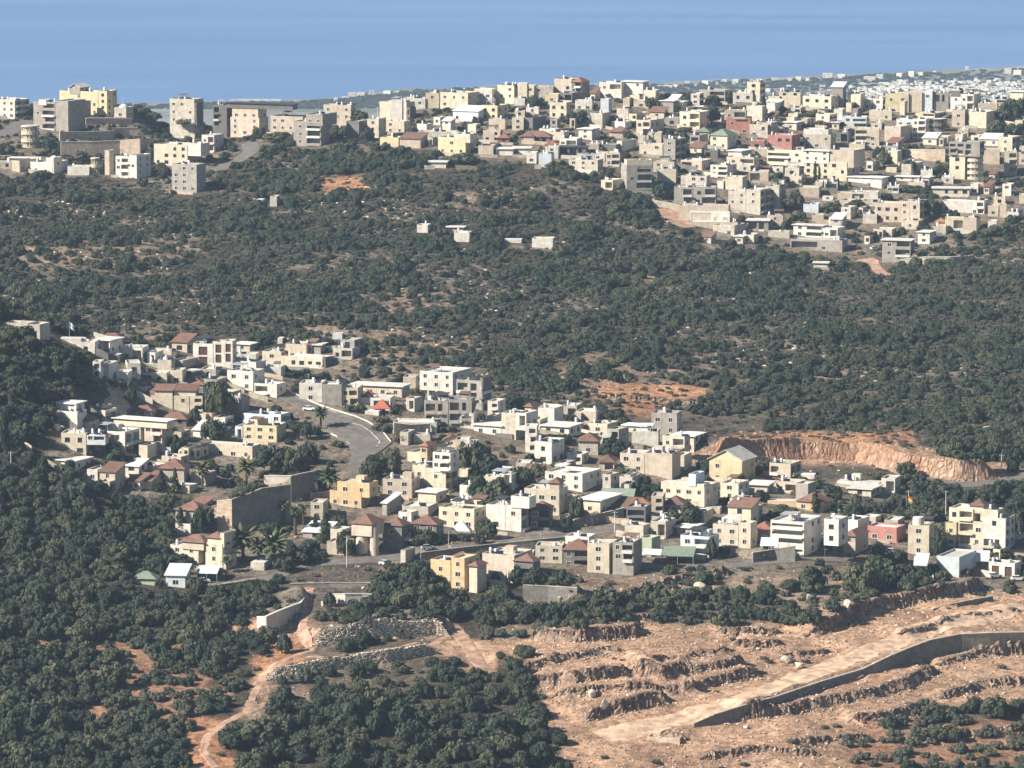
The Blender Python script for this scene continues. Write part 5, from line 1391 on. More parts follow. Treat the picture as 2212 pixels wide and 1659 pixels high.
NICE = {'oak': ('oak_tree', 'oak tree'), 'olive': ('olive_tree', 'olive tree'), 'pine': ('pine_tree', 'pine tree'), 'cypress': ('cypress_tree', 'cypress'), 'shrub': ('shrub', 'shrub'), 'palm': ('palm_tree', 'palm tree')}
TREES = []       # individuals: dict(root,px,py,desc)
def plant(kd, x, y, z, r, h, var, rz, note=''):
    cm, tm = KINDS[kd][var % len(KINDS[kd])]; nm, nice = NICE[kd]
    root = empty(nm, (x, y, z), rz)
    if kd == 'palm':
        c = obj('crown', cm, root, (0, 0, h*.72)); c.scale = (r, r, r); t = obj('trunk', tm, root); t.scale = (h*.8, h*.8, h*.74)
    else:
        c = obj('crown', cm, root); c.scale = (r, r, h); t = obj('trunk', tm, root); t.scale = (max(r, .8), max(r, .8), h)
    px, py = project(x, y, z+h/2); TREES.append(dict(root=root, px=float(px), py=float(py), kd=kd, r=r, h=h, note=note, D=y)); return root
VTREES = '''
N1 1900 990 300 330 oak;N1 1820 860 150 200 oak;N1 1130 850 110 150 oak;N1 1540 1285 165 170 oak;N1 1840 1190 260 200 oak;N1 1000 1420 260 170 oak;N1 932 1290 70 180 cypress;N1 1150 1430 190 150 oak;N1 640 1510 200 110 oak;N1 860 1640 260 130 oak;N1 1390 1620 150 190 pine;N1 1510 1625 150 220 pine;N1 1750 1570 190 210 palm;N1 2130 1570 230 240 palm;N1 1690 1010 120 120 oak;N1 980 720 80 90 oak;N1 590 1450 130 120 oak;N1 370 1420 110 110 oak;N1 40 1300 200 380 pine;N1 1050 730 100 110 shrub
N2 120 1235 300 240 oak;N2 330 1235 260 220 oak;N2 450 1150 200 180 oak;N2 560 850 170 190 palm;N2 640 1420 240 230 palm;N2 1000 1290 220 200 oak;N2 1160 1260 240 260 oak;N2 1060 1180 180 120 oak;N2 860 700 190 80 shrub;N2 1100 870 190 80 shrub;N2 1250 965 160 90 shrub;N2 1840 1240 240 250 oak;N2 1990 1320 300 230 oak;N2 1930 1480 250 220 oak;N2 2100 1490 260 220 oak;N2 1640 870 170 60 shrub;N2 430 940 120 160 oak;N2 1080 790 150 60 shrub
N3 600 705 110 80 oak;N3 150 730 220 200 oak;N3 250 860 260 230 oak;N3 120 960 220 180 oak;N3 290 1070 260 200 oak;N3 540 910 230 170 oak;N3 670 860 200 150 oak;N3 980 780 220 70 shrub;N3 1400 840 240 90 oak;N3 1530 970 200 120 oak;N3 1600 900 120 90 oak;N3 1930 1240 320 180 oak;N3 1010 1190 150 180 oak;N3 1700 1010 90 70 shrub;N3 860 740 160 60 shrub;N3 1260 590 90 60 shrub;N3 240 1160 210 150 oak
S2 2000 600 200 170 oak;S2 1930 640 120 100 oak;S2 1450 650 240 150 oak;S2 770 745 160 220 oak;S2 600 625 230 260 pine;S2 510 560 130 180 pine;S2 150 830 330 270 palm;S2 20 830 230 240 palm;S2 240 470 130 240 palm;S2 340 560 130 280 palm;S2 420 810 280 150 oak;S2 1130 1030 260 160 oak;S2 1590 1010 150 110 oak;S2 250 880 200 130 oak;S2 940 1190 90 100 oak;S2 1100 1180 180 110 oak;S2 640 1180 120 130 oak;S2 250 1590 150 180 oak;S2 120 550 200 110 oak;S2 410 480 90 200 palm;S2 1280 1120 200 150 oak;S2 1400 1200 180 140 oak
S3 840 760 260 170 oak;S3 960 790 200 170 oak;S3 520 780 130 60 shrub;S3 1500 650 70 50 shrub;S3 640 760 100 100 oak;S3 1350 990 260 130 oak;S3 1520 1000 220 140 oak;S3 1780 980 200 140 oak;S3 2100 1000 220 130 oak;S3 1320 1120 180 140 oak
N4 850 450 120 90 oak;N4 1240 765 330 130 oak;N4 1405 490 130 110 oak;N4 1360 560 160 70 oak;N4 1515 700 100 190 cypress;N4 1050 600 140 100 oak;N4 730 1080 120 100 oak;N4 620 1100 120 190 oak;N4 1850 740 200 120 oak;N4 900 785 180 60 shrub;N4 740 610 120 60 shrub;N4 540 330 140 90 oak;N4 170 570 90 60 oak;N4 2060 1070 130 120 oak;N4 300 300 160 60 shrub;N4 1380 860 60 60 shrub;N4 1060 1090 90 70 shrub;N4 2150 700 160 130 oak
N5 1190 390 190 140 oak;N5 1990 650 270 230 oak;N5 1480 1080 140 230 oak;N5 1370 770 270 130 oak;N5 1500 700 200 120 oak;N5 800 1300 260 180 oak;N5 1000 1330 300 230 oak;N5 1160 1300 260 170 oak;N5 2150 920 180 260 oak;N5 1420 1240 120 110 oak;N5 2000 1110 200 110 oak;N5 940 1180 200 120 oak;N5 1150 680 100 120 oak;N5 2150 1180 150 120 oak;N5 1700 1240 150 80 shrub;N5 960 800 150 90 shrub;N5 1350 480 120 100 oak;N5 940 1080 130 120 oak;N5 380 1400 200 140 oak;N5 200 1380 180 110 oak;N5 560 1560 180 120 oak
S1 2100 900 330 280 palm;S1 1960 1000 130 150 palm;S1 1550 940 260 110 oak;S1 1320 960 200 130 oak;S1 2150 320 100 60 oak;S1 1750 660 200 240 oak;S1 1560 630 180 200 pine;S1 2060 360 130 70 shrub;S1 1640 1130 100 100 oak;S1 1370 1130 90 80 oak;S1 1020 430 130 130 oak;S1 660 260 120 90 oak
T2 895 620 155 105 oak;T1 1320 600 200 75 oak;T1 1400 740 120 75 oak;T1 40 890 180 80 oak;T1 430 860 170 110 oak;T1 700 960 200 90 oak;T1 560 960 180 70 shrub;T1 1700 690 300 80 oak;T1 1580 640 120 60 shrub;T2 170 790 260 90 oak;T2 720 870 170 80 oak;T2 960 780 130 120 oak;T2 1120 860 110 70 oak;T2 1270 880 180 60 oak;T2 30 740 120 90 oak;T2 1260 990 100 90 cypress;T2 1800 970 300 90 oak;T2 270 700 160 60 shrub
T3 200 500 200 110 oak;T3 150 460 90 60 oak;T3 560 650 210 130 oak;T3 900 650 120 90 oak;T3 1240 510 200 110 oak;T3 1740 470 150 90 oak;T3 1350 500 200 70 oak;T3 1500 700 120 60 shrub;T3 1720 630 180 150 oak;T3 2140 710 150 110 oak;T3 1290 1280 170 130 oak;T3 1420 1200 100 60 shrub;T3 350 1010 150 55 oak;T3 980 940 120 70 oak;T3 2150 580 120 150 oak;T3 820 1120 140 100 oak;T3 1300 570 160 60 oak;T3 1000 760 100 80 oak;T3 450 620 100 60 oak;T3 2020 540 80 60 shrub
T4 80 540 170 70 oak;T4 200 570 160 60 olive;T4 330 560 180 50 olive;T4 430 570 160 60 oak;T4 560 560 130 60 oak;T4 300 660 200 50 olive;T4 120 640 180 50 olive;T4 480 650 200 60 olive;T4 600 660 120 60 oak;T4 740 520 120 60 oak;T4 2080 620 260 200 oak;T4 2180 560 130 150 oak;T4 1980 720 180 120 oak;T4 2130 730 200 110 oak;T4 1000 1010 170 150 oak;T4 960 930 120 110 oak;T4 1200 1060 200 120 oak;T4 1480 1080 140 90 oak;T4 230 1370 200 170 oak;T4 110 1160 180 110 oak;T4 750 1360 200 70 oak;T4 560 1390 180 90 oak;T4 1420 1450 180 170 oak;T4 1600 1450 120 80 oak;T4 2000 1600 220 110 oak;T4 900 1640 120 80 oak;T4 1360 1580 150 80 oak;T4 1950 1150 300 70 olive;T4 2120 1150 180 60 olive;T4 1250 1220 240 60 oak;T4 1400 1300 200 70 oak;T4 300 1150 100 60 shrub;T4 150 1540 90 70 oak;T4 1900 1600 150 70 oak;T4 2120 1500 150 90 oak
T4 405 1135 46 180 cypress;T4 443 1125 36 140 cypress;T4 478 1210 28 90 cypress;T4 517 1210 28 110 cypress;T4 607 1205 26 110 cypress;T4 560 1110 26 90 cypress
'''
rt = random.Random(77)
for it in VTREES.replace('\n', ';').split(';'):
    t = it.split()
    if len(t) < 6: continue
    k = TILES[t[0]][2]; px, py = T(t[0], float(t[1]), float(t[2])); p = hit(px, py); s = p[1]/F
    plant(t[5], p[0], p[1], p[2]-.1, float(t[3])/k*s*.5, float(t[4])/k*s*1.05, rt.randrange(20), rt.uniform(0, 6.28), 'v'); FOOT.append((Vector(p), float(t[3])/k*s*.3))
# --- the woods: jittered grid over the hillsides, by cover class
FA = np.array([(f[0].x, f[0].y, f[1]) for f in FOOT]); RC = np.array(ROADCELLS)
WP = np.array([q[:2] for P in WALL_XY for a, b in zip(P[:-1], P[1:]) for q in (a, (a+b)/2, b)])
class Grid:
    def __init__(s, P, c): s.c = c; s.d = {}; [s.d.setdefault((int(p[0]//c), int(p[1]//c)), []).append(i) for i, p in enumerate(P)]; s.P = P
    def near(s, x, y, R):
        k = int(R//s.c)+1; a, b = int(x//s.c), int(y//s.c)
        for i in range(a-k, a+k+1):
            for j in range(b-k, b+k+1):
                for q in s.d.get((i, j), ()): yield q
GR, GW, GF = Grid(RC, 4), Grid(WP, 4), Grid(FA, 8)
def clear(x, y, r):
    for q in GR.near(x, y, 1.5+r*.6):
        if (RC[q, 0]-x)**2+(RC[q, 1]-y)**2 < (1.3+r*.6)**2: return False
    for q in GW.near(x, y, 2):
        if (WP[q, 0]-x)**2+(WP[q, 1]-y)**2 < 4: return False
    for q in GF.near(x, y, 14):
        dx, dy = x-FA[q, 0], y-FA[q, 1]; R = FA[q, 2]+r*.3
        if dx*dx+dy*dy < R*R: return False
        if R > 4 and -16 < dy < 0 and abs(dx) < R*.8: return False     # the open yard before a house
    return True
cand = []
rg = np.random.default_rng(5)
y = 1225.0
while y < 2440:
    st = 3.8 if y < 1640 else 3.2
    xs = np.arange(-min(y*.128+20, 322), min(y*.128+20, 322), st); xs = xs+rg.uniform(-.42, .42, len(xs))*st; ys = y+rg.uniform(-.45, .45, len(xs))*st
    zs = samp(ZG, xs, ys); px, py = project(xs, ys, zs); cv = cover_at(px+5*vnoise(xs/6, ys/6)*2, py+4*vnoise(xs/6+9, ys/8)*2); u = rg.random(len(xs)); v = rg.random(len(xs)); cl = vnoise(xs/26+7, ys/20)+.6*vnoise(xs/9, ys/9)
    for i in range(len(xs)):
        c = cv[i]; far = ys[i] > 1640
        if c == 'F': pr = .93 if not far else (.9 if cl[i] > -.15 else .6)
        elif c == 'f': pr = .62
        elif c == 'o': pr = .8
        elif c == 's' and far: pr = .55
        elif c == 's': pr = .34
        elif c == 'r': pr = .3
        elif c == 'q': pr = .045 if cl[i] > .1 else .02
        elif c == 'g': pr = .16
        else: pr = .6 if far else .55
        if (c == 'o' or (c in 'Ff' and 236 < px[i] < 560 and py[i] > 652)) and ((ys[i]-.32*xs[i]+3*vnoise(np.array(xs[i]/14), np.array(ys[i]/30)))/12.5) % 1 < (.3 if c == 'o' else .46): continue
        if u[i] > pr: continue
        kd = 'oak'
        if c == 'o': kd = 'olive' if v[i] < .85 else 'oak'
        elif c in 's': kd = 'olive' if v[i] < .5 else 'shrub' if v[i] < .8 else 'oak'
        elif c == 'F' and far: kd = 'oak' if (cl[i] > .13 or v[i] < .12) else 'olive' if v[i] < .62 else 'shrub'
        elif c in 'gqr': kd = 'shrub'
        elif c == '.': kd = 'oak' if v[i] < .6 else 'shrub'
        elif c == 'f': kd = 'oak' if v[i] < .6 else 'olive' if v[i] < .85 else 'shrub'
        if c == 'F' and not far and v[i] > .78: kd = 'olive'
        if kd == 'oak': r = (rg.uniform(1.3, 2.5) if far else rg.uniform(1.4, 3.3))*(1.0 if cl[i] < .22 else 1.4)*(1.35 if v[i]*7 % 1 < .08 else 1); h = r*rg.uniform(1.0, 1.8)
        elif kd == 'olive': r = rg.uniform(1.0, 1.7) if far else rg.uniform(1.5, 2.3); h = r*rg.uniform(1.1, 1.4)
        else: r = rg.uniform(.7, 1.4); h = r*rg.uniform(.8, 1.1)
        if c == '.': q_ = rg.uniform(.5, .85); r *= q_; h *= q_
        if far: h *= .92
        if not clear(xs[i], ys[i], r): continue
        cand.append((kd, xs[i], ys[i], zs[i], r, h, float(px[i]), float(py[i])))
    y += st*.92
# the largest 300 of each kind that show are trees of their own, the rest grow as one wood per kind
DM = {}
def seen(x, y, z, h):
    px, py = project(x, y, z+h)
    if not (2 < px < 1022 and 2 < py < 766): return False
    key = (int(px)//12, int(py)//6)
    if key not in DM: DM[key] = hit(key[0]*12+6, key[1]*6+3)[1]
    return y < DM[key]+22
left = []
for kd in ('oak', 'olive', 'shrub'):
    L = [c for c in cand if c[0] == kd]; vis = [c for c in L if c[2] < 2300 and seen(c[1], c[2], c[3], c[5])]; vis.sort(key=lambda c: -c[4]*c[5]/c[2]/c[2])
    have = sum(1 for t in TREES if t['kd'] == kd); pick = vis[:max(0, 300-have)]; ids = set(map(id, pick))
    for c in pick: plant(kd, c[1], c[2], c[3]-.1, c[4], c[5], int(rg.integers(0, 20)), float(rg.uniform(0, 6.28)))
    left.append((kd, [c for c in L if id(c) not in ids]))
print('candidates', len(cand), 'individual', len(TREES))
def scatter(name, protos, pts, kind='stuff'):
    """one object: points carrying scale, turn and variant, instanced by geometry nodes"""
    pc = bpy.data.collections.new(name+'_kinds')
    for i, me in enumerate(protos): o = bpy.data.objects.new(f'{name}_{chr(97+i)}', me); pc.objects.link(o)
    n = len(pts); me = bpy.data.meshes.new(name); me.vertices.add(n); P = np.array(pts, dtype=np.float32)
    me.vertices.foreach_set('co', np.ascontiguousarray(P[:, :3]).ravel())
    a = me.attributes.new('sc', 'FLOAT_VECTOR', 'POINT'); a.data.foreach_set('vector', np.ascontiguousarray(P[:, 3:6]).ravel())
    a = me.attributes.new('turn', 'FLOAT', 'POINT'); a.data.foreach_set('value', np.ascontiguousarray(P[:, 6])); a = me.attributes.new('var', 'INT', 'POINT'); a.data.foreach_set('value', (np.arange(n)*7 % len(protos)).astype(np.int32))
    o = obj(name, me); ng = bpy.data.node_groups.new(name+'_nodes', 'GeometryNodeTree'); ng.interface.new_socket('Geometry', in_out='INPUT', socket_type='NodeSocketGeometry'); ng.interface.new_socket('Geometry', in_out='OUTPUT', socket_type='NodeSocketGeometry')
    ns, ls = ng.nodes, ng.links; gi = ns.new('NodeGroupInput'); go = ns.new('NodeGroupOutput'); ip = ns.new('GeometryNodeInstanceOnPoints'); ci = ns.new('GeometryNodeCollectionInfo')
    ci.inputs['Collection'].default_value = pc; ci.inputs['Separate Children'].default_value = True; ci.inputs['Reset Children'].default_value = True; ip.inputs['Pick Instance'].default_value = True
    def na(nm, t): q = ns.new('GeometryNodeInputNamedAttribute'); q.data_type = t; q.inputs['Name'].default_value = nm; return q.outputs['Attribute']
    cx = ns.new('ShaderNodeCombineXYZ'); ls.new(na('turn', 'FLOAT'), cx.inputs[2])
    ls.new(gi.outputs[0], ip.inputs['Points']); ls.new(ci.outputs[0], ip.inputs['Instance']); ls.new(na('var', 'INT'), ip.inputs['Instance Index']); ls.new(cx.outputs[0], ip.inputs['Rotation']); ls.new(na('sc', 'FLOAT_VECTOR'), ip.inputs['Scale']); ls.new(ip.outputs[0], go.inputs[0])
    md = o.modifiers.new('scatter', 'NODES'); md.node_group = ng
    return meta(o, kind=kind)
LONG = {'oak': 'oak_wood', 'olive': 'olive_groves', 'shrub': 'hillside_scrub'}
for kd, L in left:
    if L: scatter(LONG[kd], [c for c, t in KINDS[kd]], [(c[1], c[2], c[3]-.12*c[5]-.1, c[4], c[4], c[5]*1.05, rg.uniform(0, 6.28)) for c in L])
# rubble and rocks
def rock_mesh(seed):
    bm = bmesh.new(); bmesh.ops.create_icosphere(bm, subdivisions=2, radius=1); r = np.random.default_rng(seed); pl = r.normal(0, 1, (7, 3)); pl /= np.linalg.norm(pl, axis=1)[:, None]
    for v in bm.verts:
        c = np.array(v.co)
        for q in pl:
            d = c@q
            if d > .62: c = c-q*(d-.62)
        v.co = c*(1+r.uniform(-.05, .05))*np.array([1, .85, .8])
    me = bpy.data.meshes.new('rock'); bm.to_mesh(me); bm.free(); me.materials.append(M['rock']); return me
def block_stone(seed):
    r = random.Random(seed); mb = MB(); mb.box(-1, -1, -1, 1, 1, 1); mb.v = [(x*r.uniform(.82, 1), y*r.uniform(.8, 1), z*r.uniform(.82, 1)) for x, y, z in mb.v]; return mb.make('block_stone', M['blockstone'])
ROCKS = [rock_mesh(i) for i in range(4)]; QROCKS = [rock_mesh(i+9) for i in range(3)]
for q in QROCKS: q.materials.clear(); q.materials.append(M['rock_q'])
pts = []
yy = 1230.0
while yy < 1700:
    xs = np.arange(-yy*.108, yy*.108, 1.5)+rg.uniform(-.7, .7, len(np.arange(-yy*.108, yy*.108, 1.5))); ys = yy+rg.uniform(-.7, .7, len(xs)); zs = samp(ZG, xs, ys); px, py = project(xs, ys, zs); cv = cover_at(px, py)
    sl = np.hypot(samp(ZG, xs+1, ys)-zs, samp(ZG, xs, ys+1)-zs); u = rg.random(len(xs)); nz = vnoise(xs/13, ys/13)
    for i in range(len(xs)):
        pr = {'q': .30, 's': .18, 'r': .10, 'g': .03, '.': .05}.get(cv[i], .008)+(.30 if sl[i] > .75 and cv[i] in 'qsr' else 0)+(.10 if nz[i] > .22 and cv[i] in 'qs' else 0)
        if u[i] < pr and clear(xs[i], ys[i], -.6): s = rg.uniform(.14, .5)*(1.5 if u[i] < pr*.12 else 1); pts.append((xs[i], ys[i], zs[i]+s*.15, s*rg.uniform(.8, 1.5), s, s*rg.uniform(.6, 1.1), rg.uniform(0, 6.28)))
    yy += 1.5
scatter('rubble', [r_ for r_ in ROCKS]+QROCKS*2, pts)
# small broken rock under the benches; coursed stones on the two dry-stone terraces
pts = []; pts2 = []
for si, (P, h) in enumerate(STEP_XY[:len(STEPS)]):
    if P[0, 1] > 1760 or si == 17: continue
    for a, b in zip(P[:-1], P[1:]):
        L = np.hypot(*(b-a)); nn = np.array([-(b-a)[1], (b-a)[0]])/L
        if nn[1] < 0: nn = -nn
        if si in (13, 14):
            lo, hi = a-nn*1.6, a+nn*2; rows = int(h*1.15/.46)
            for rw in range(rows+1):
                xq = rg.uniform(0, .5)
                while xq < L:
                    wq = rg.uniform(.4, 1.0); p = a+(b-a)*(xq/L); zb = gz(*(p-nn*1.6)); zt = gz(*(p+nn*2.4)); z = zb+.15+rw*.46
                    if z < zt+.2: q = p-nn*(1.0-.12*rw+rg.uniform(-.24, .24)); pts.append((q[0], q[1], z+rg.uniform(-.03, .03), wq*.46, .42, .225*rg.uniform(.6, 1.1), math.atan2(*(b-a)[::-1])+rg.uniform(-.22, .22)))
                    xq += wq*1.02
            continue
        for q in range(int(L*1.3)):
            t = rg.uniform(0, 1); o_ = -abs(rg.normal(0, 1.2))-1.2; p = a+(b-a)*t+nn*o_; s = rg.uniform(.12, .5)
            pts2.append((p[0], p[1], gz(p[0], p[1])+s*.2, s*rg.uniform(.8, 1.3), s, s, rg.uniform(0, 6.28)))
scatter('terrace_stones', [block_stone(i) for i in range(5)], pts); scatter('bench_rocks', [ROCKS[0]]+QROCKS, pts2)
pts = []
for q in range(5200):
    px = rg.uniform(0, 1024); py = rg.uniform(190, 430)
    if cover_at(px, py) in ('F', 's', 'r'):
        D = DM.get((int(px)//12, int(py)//6)) or hit(px, py)[1]; dx, _ = rayd(px, py); x_, y_ = float(dx*D)+rg.uniform(-3, 3), D+rg.uniform(-6, 6)
        if vnoise(np.array(x_/30+5), np.array(y_/22)) > .05: s = rg.uniform(.3, .9); pts.append((x_, y_, gz(x_, y_)+.1, s*1.5, s, s*.8, rg.uniform(0, 6.28)))
scatter('field_stones', ROCKS, pts)
print('rocks', len(pts))

# ------------------------------------------------------------------ smaller things
def car(px, py, rz, label, cat='car', paint='carpaint'):
    p = hit(px, py); z = max(gz(p[0]+a, p[1]+b) for a in (-1.8, 0, 1.8) for b in (-1.2, 0, 1.2))+.12
    root = empty('parked_car', (p[0], p[1], z), rz); mb = MB()
    def loft(secs, m, mbx):
        n = len(mbx.v)
        for x, w, z0, z1 in secs: mbx.v += [(x, -w, z0), (x, w, z0), (x, w, z1), (x, -w, z1)]
        for i in range(len(secs)-1):
            a = n+i*4
            for q in range(4): r_ = (q+1) % 4; mbx.f.append((a+q, a+4+q, a+4+r_, a+r_)); mbx.m.append(m)
        mbx.f.append((n+3, n+2, n+1, n)); mbx.m.append(m); a = n+(len(secs)-1)*4; mbx.f.append((a, a+1, a+2, a+3)); mbx.m.append(m)
    loft([(-2.15, .72, .4, .75), (-2.0, .82, .28, .95), (-1.2, .86, .25, 1.0), (1.1, .86, .25, .98), (1.9, .82, .28, .85), (2.15, .7, .38, .66)], 0, mb); obj('body', mb.make('body', M[paint]), root)
    mb = MB(); loft([(-1.75, .66, .96, 1.0), (-1.25, .68, .98, 1.42), (.35, .68, .98, 1.44), (1.0, .7, .96, 1.0)], 0, mb); obj('cabin_glass', mb.make('cabin_glass', M['glass']), root)
    mb = MB(); loft([(-1.3, .64, 1.4, 1.47), (.38, .64, 1.4, 1.49)], 0, mb); obj('car_roof', mb.make('car_roof', M[paint]), root)
    w = MB(); w.cyl(0, 0, -.1, .1, .32, .32, 12); w.f.append(tuple(range(11, -1, -1))); w.m.append(0); wm = w.make('wheel', M['tyre'])
    for x in (-1.3, 1.3):
        for y in (-.8, .8): o = obj('wheel', wm, root, (x, y, .3)); o.rotation_euler = (math.pi/2, 0, 0)
    return meta(root, label=label, cat=cat)
car(309.5, 411.5, math.radians(-12), 'white car standing at the left edge of the asphalt road')
car(428, 551.5, math.radians(15), 'silver car in the shade of the lower street by the brown tent roof', paint='metal')
car(203.5, 584, math.radians(5), 'white car under the white canopy beside the peach villa')
car(940, 579, math.radians(8), 'white car in front of the pale canopy workshop, lower right')
car(995, 578.5, math.radians(20), 'small white car left of the white walled shed')
car(1018, 581, math.radians(5), 'white car at the right edge, before the white walled shed')
car(892, 554.5, math.radians(-10), 'white car below the salmon red house beside the hedge')
car(875, 250.5, math.radians(30), 'white car on the red track at the lower edge of the far village')
car(386, 566, math.radians(-30), 'white pickup sized car by the yellow barrier on the lower street')
car(768, 548.5, math.radians(6), 'white van shaped car parked left of the white banded block')
def canopy(tile, x0, x1, yt, yb, mat, label, cat='canopy', depth=5.0, hgt=2.6, tent=False, name='canopy'):
    ax, ay = T(tile, x0, yt); bx, by = T(tile, x1, yb); p = hit((ax+bx)/2, by+hgt*F/1450*.9 if False else by)
    D = p[1]; s = D/F; w = (bx-ax)*s; root = empty(name, tuple(p), math.radians(-8)); rise = max(.3, (by-ay)*s-depth*.16)
    mb = MB()
    if tent:
        c = [(-w/2, 0, hgt), (w/2, 0, hgt), (w/2, depth, hgt), (-w/2, depth, hgt)]; ap = (0, depth/2, hgt+rise+.8)
        for q in range(4): mb.tri(c[q], c[(q+1) % 4], ap)
        for q in range(4): a, b = c[q], c[(q+1) % 4]; mb.quad((a[0], a[1], hgt-.35), (b[0], b[1], hgt-.35), b, a)
    else:
        z1, z2 = hgt, hgt+rise; mb.quad((-w/2, 0, z1), (w/2, 0, z1), (w/2, depth, z2), (-w/2, depth, z2)); mb.quad((-w/2, depth, z2-.12), (w/2, depth, z2-.12), (w/2, 0, z1-.12), (-w/2, 0, z1-.12))
        mb.quad((-w/2, 0, z1-.12), (w/2, 0, z1-.12), (w/2, 0, z1), (-w/2, 0, z1)); mb.quad((-w/2, 0, z1-.12), (-w/2, 0, z1), (-w/2, depth, z2), (-w/2, depth, z2-.12)); mb.quad((w/2, 0, z1-.12), (w/2, depth, z2-.12), (w/2, depth, z2), (w/2, 0, z1))
    obj('canopy_cloth' if tent else 'canopy_sheet', mb.make('canopy_sheet', M[mat]), root)
    pm = MB(); pm.box(-.06, -.06, -1.5, .06, .06, hgt-.1); pme = pm.make('post', M['metal'])
    for x in (-w/2+.15, 0, w/2-.15):
        for y in (.12, depth-.12): obj('post', pme, root, (x, y, 0))
    root.location.z = p[2]; return meta(root, label=label, cat=cat)
canopy('S2', 1675, 1850, 505, 590, 'sheet', 'white pointed garden tent beside the round green tree', 'tent', tent=True, depth=4, hgt=2.3, name='garden_tent')
canopy('S2', 1090, 1400, 575, 680, 'frame', 'flat beige canopy in front of the house on the lower street', depth=6)
canopy('N4', 10, 180, 1085, 1140, 'sheet', 'white awning beside the green one below the pale green house', depth=5)
canopy('N4', 180, 465, 1060, 1150, 'green', 'green sheet canopy below the pale green house', depth=8)
canopy('N2', 900, 1040, 575, 640, 'redcloth', 'red awning right of the asphalt road, upper of two', 'awning', tent=True, depth=3.5, hgt=2.1, name='awning')
canopy('N2', 1000, 1160, 655, 725, 'redcloth', 'red awning right of the asphalt road, lower of two', 'awning', tent=True, depth=4, hgt=2.0, name='awning')
canopy('S1', 1690, 1880, 1010, 1080, 'sheet', 'white carport canopy above the parked white car, lower left', depth=5)
canopy('N5', 1650, 1910, 1095, 1190, 'sheet', 'long pale canopy roof at the lower right edge', depth=6)
canopy('N5', 1255, 1370, 1150, 1230, 'sheet', 'small white lean-to canopy left of the pale workshop', depth=4)
canopy('N4', 1035, 1190, 985, 1060, 'sheet', 'white awning left of the white banded apartment block', depth=4)
canopy('S2', 1405, 1515, 915, 985, 'sheet', 'small white porch roof left of the tall ochre house', depth=3)
canopy('N3', 1200, 1500, 995, 1090, 'green', 'long dark green canopy left of the red tent roof', depth=6)
def pole(px, pyb, pyt, label, lamp=False, cat='pole', grp=None):
    p = hit(px, pyb); h = (pyb-pyt)*p[1]/F; root = empty('street_lamp' if lamp else 'utility_pole', tuple(p)); mb = MB(); mb.cyl(0, 0, -1, h, .16, .10, 8); obj('mast', mb.make('mast', M['metal'] if lamp else M['frame']), root)
    mb = MB()
    if lamp: mb.box(-.05, -.05, h-.15, 1.5, .05, h); mb.box(1.1, -.15, h-.3, 1.9, .15, h-.12)
    else: mb.box(-.9, -.06, h-.6, .9, .06, h-.45); [mb.box(x-.05, -.05, h-.45, x+.05, .05, h-.2) for x in (-.8, 0, .8)]
    obj('lamp_head' if lamp else 'crossarm', mb.make('crossarm', M['metal']), root)
    return meta(root, label=label, cat=cat, group=grp)
for (tl, x, yb, yt, lab, lp) in (('S2', 785, 840, 560, 'pale pole at the corner of the dry grass bank and street', 0), ('S2', 1665, 700, 520, 'thin pole on the lower street before the white tent', 1), ('N1', 95, 1410, 1260, 'pale pole at the left edge above the forest', 0),
    ('N5', 2017, 360, 190, 'thin pole before the dark trees above the orange cliff', 0), ('N5', 1535, 770, 500, 'pole left of the turret villa at the right', 0), ('N5', 1215, 640, 500, 'pole beside the orange and yellow flag', 0), ('N4', 815, 990, 790, 'dark pole before the two-part beige house', 0),
    ('S3', 1668, 320, 130, 'pole rising before the dark sloping wall', 0), ('S3', 1030, 390, 310, 'street lamp on the wall of the lower street, centre', 1), ('T1', 1065, 530, 400, 'left one of two thin masts on the ridge beside the yellow block', 0), ('T1', 1152, 540, 425, 'right one of two thin masts on the ridge', 0),
    ('T4', 68, 700, 590, 'street lamp below the long cream house in the far village', 1), ('T4', 1175, 1060, 940, 'pole beside the sloping grey road in the far village', 0), ('S1', 1690, 640, 450, 'thin grey pole at the forest edge left of the tall stone wall', 0), ('N3', 1335, 1310, 1150, 'thin pole on the ramp right of the tall cream house', 0),
    ('S1', 1865, 1040, 740, 'brown pole before the peach villa', 0), ('T3', 1130, 800, 640, 'thin pole in the middle of the far village', 0), ('N2', 1420, 1290, 1150, 'pole before the orange tower house', 0), ('N4', 1595, 1080, 1000, 'short pole right of the white banded block', 0), ('T2', 1050, 560, 480, 'thin pole on the ridge left of the big cream block', 0)):
    x_, b_ = T(tl, x, yb); _, t_ = T(tl, x, yt); pole(x_, b_, t_, lab, bool(lp), 'street lamp' if lp else 'pole')
def flag(px, pyb, pyt, cols, label, wpx=5):
    p = hit(px, pyb); h = (pyb-pyt)*p[1]/F; root = empty('flag', tuple(p)); mb = MB(); mb.cyl(0, 0, -1, h, .07, .05, 6); obj('flagpole', mb.make('flagpole', M['metal']), root)
    w, hh = wpx*p[1]/F, 1.9
    for k, c in enumerate(cols):
        mb = MB()
        for i in range(6):
            a0, a1 = i/6*w, (i+1)/6*w; z0 = h-(k+1)*hh/len(cols); z1 = h-k*hh/len(cols); f0 = .2*math.sin(i*1.3); f1 = .2*math.sin((i+1)*1.3); d0 = -.25*i; d1 = -.25*(i+1)
            mb.quad((a0, f0, z0+d0), (a1, f1, z0+d1), (a1, f1, z1+d1), (a0, f0, z1+d0))
        obj('stripe', mb.make('stripe', plain(f'flag_{k}_{int(px)}', c, .8)), root)
    return meta(root, label=label, cat='flag')
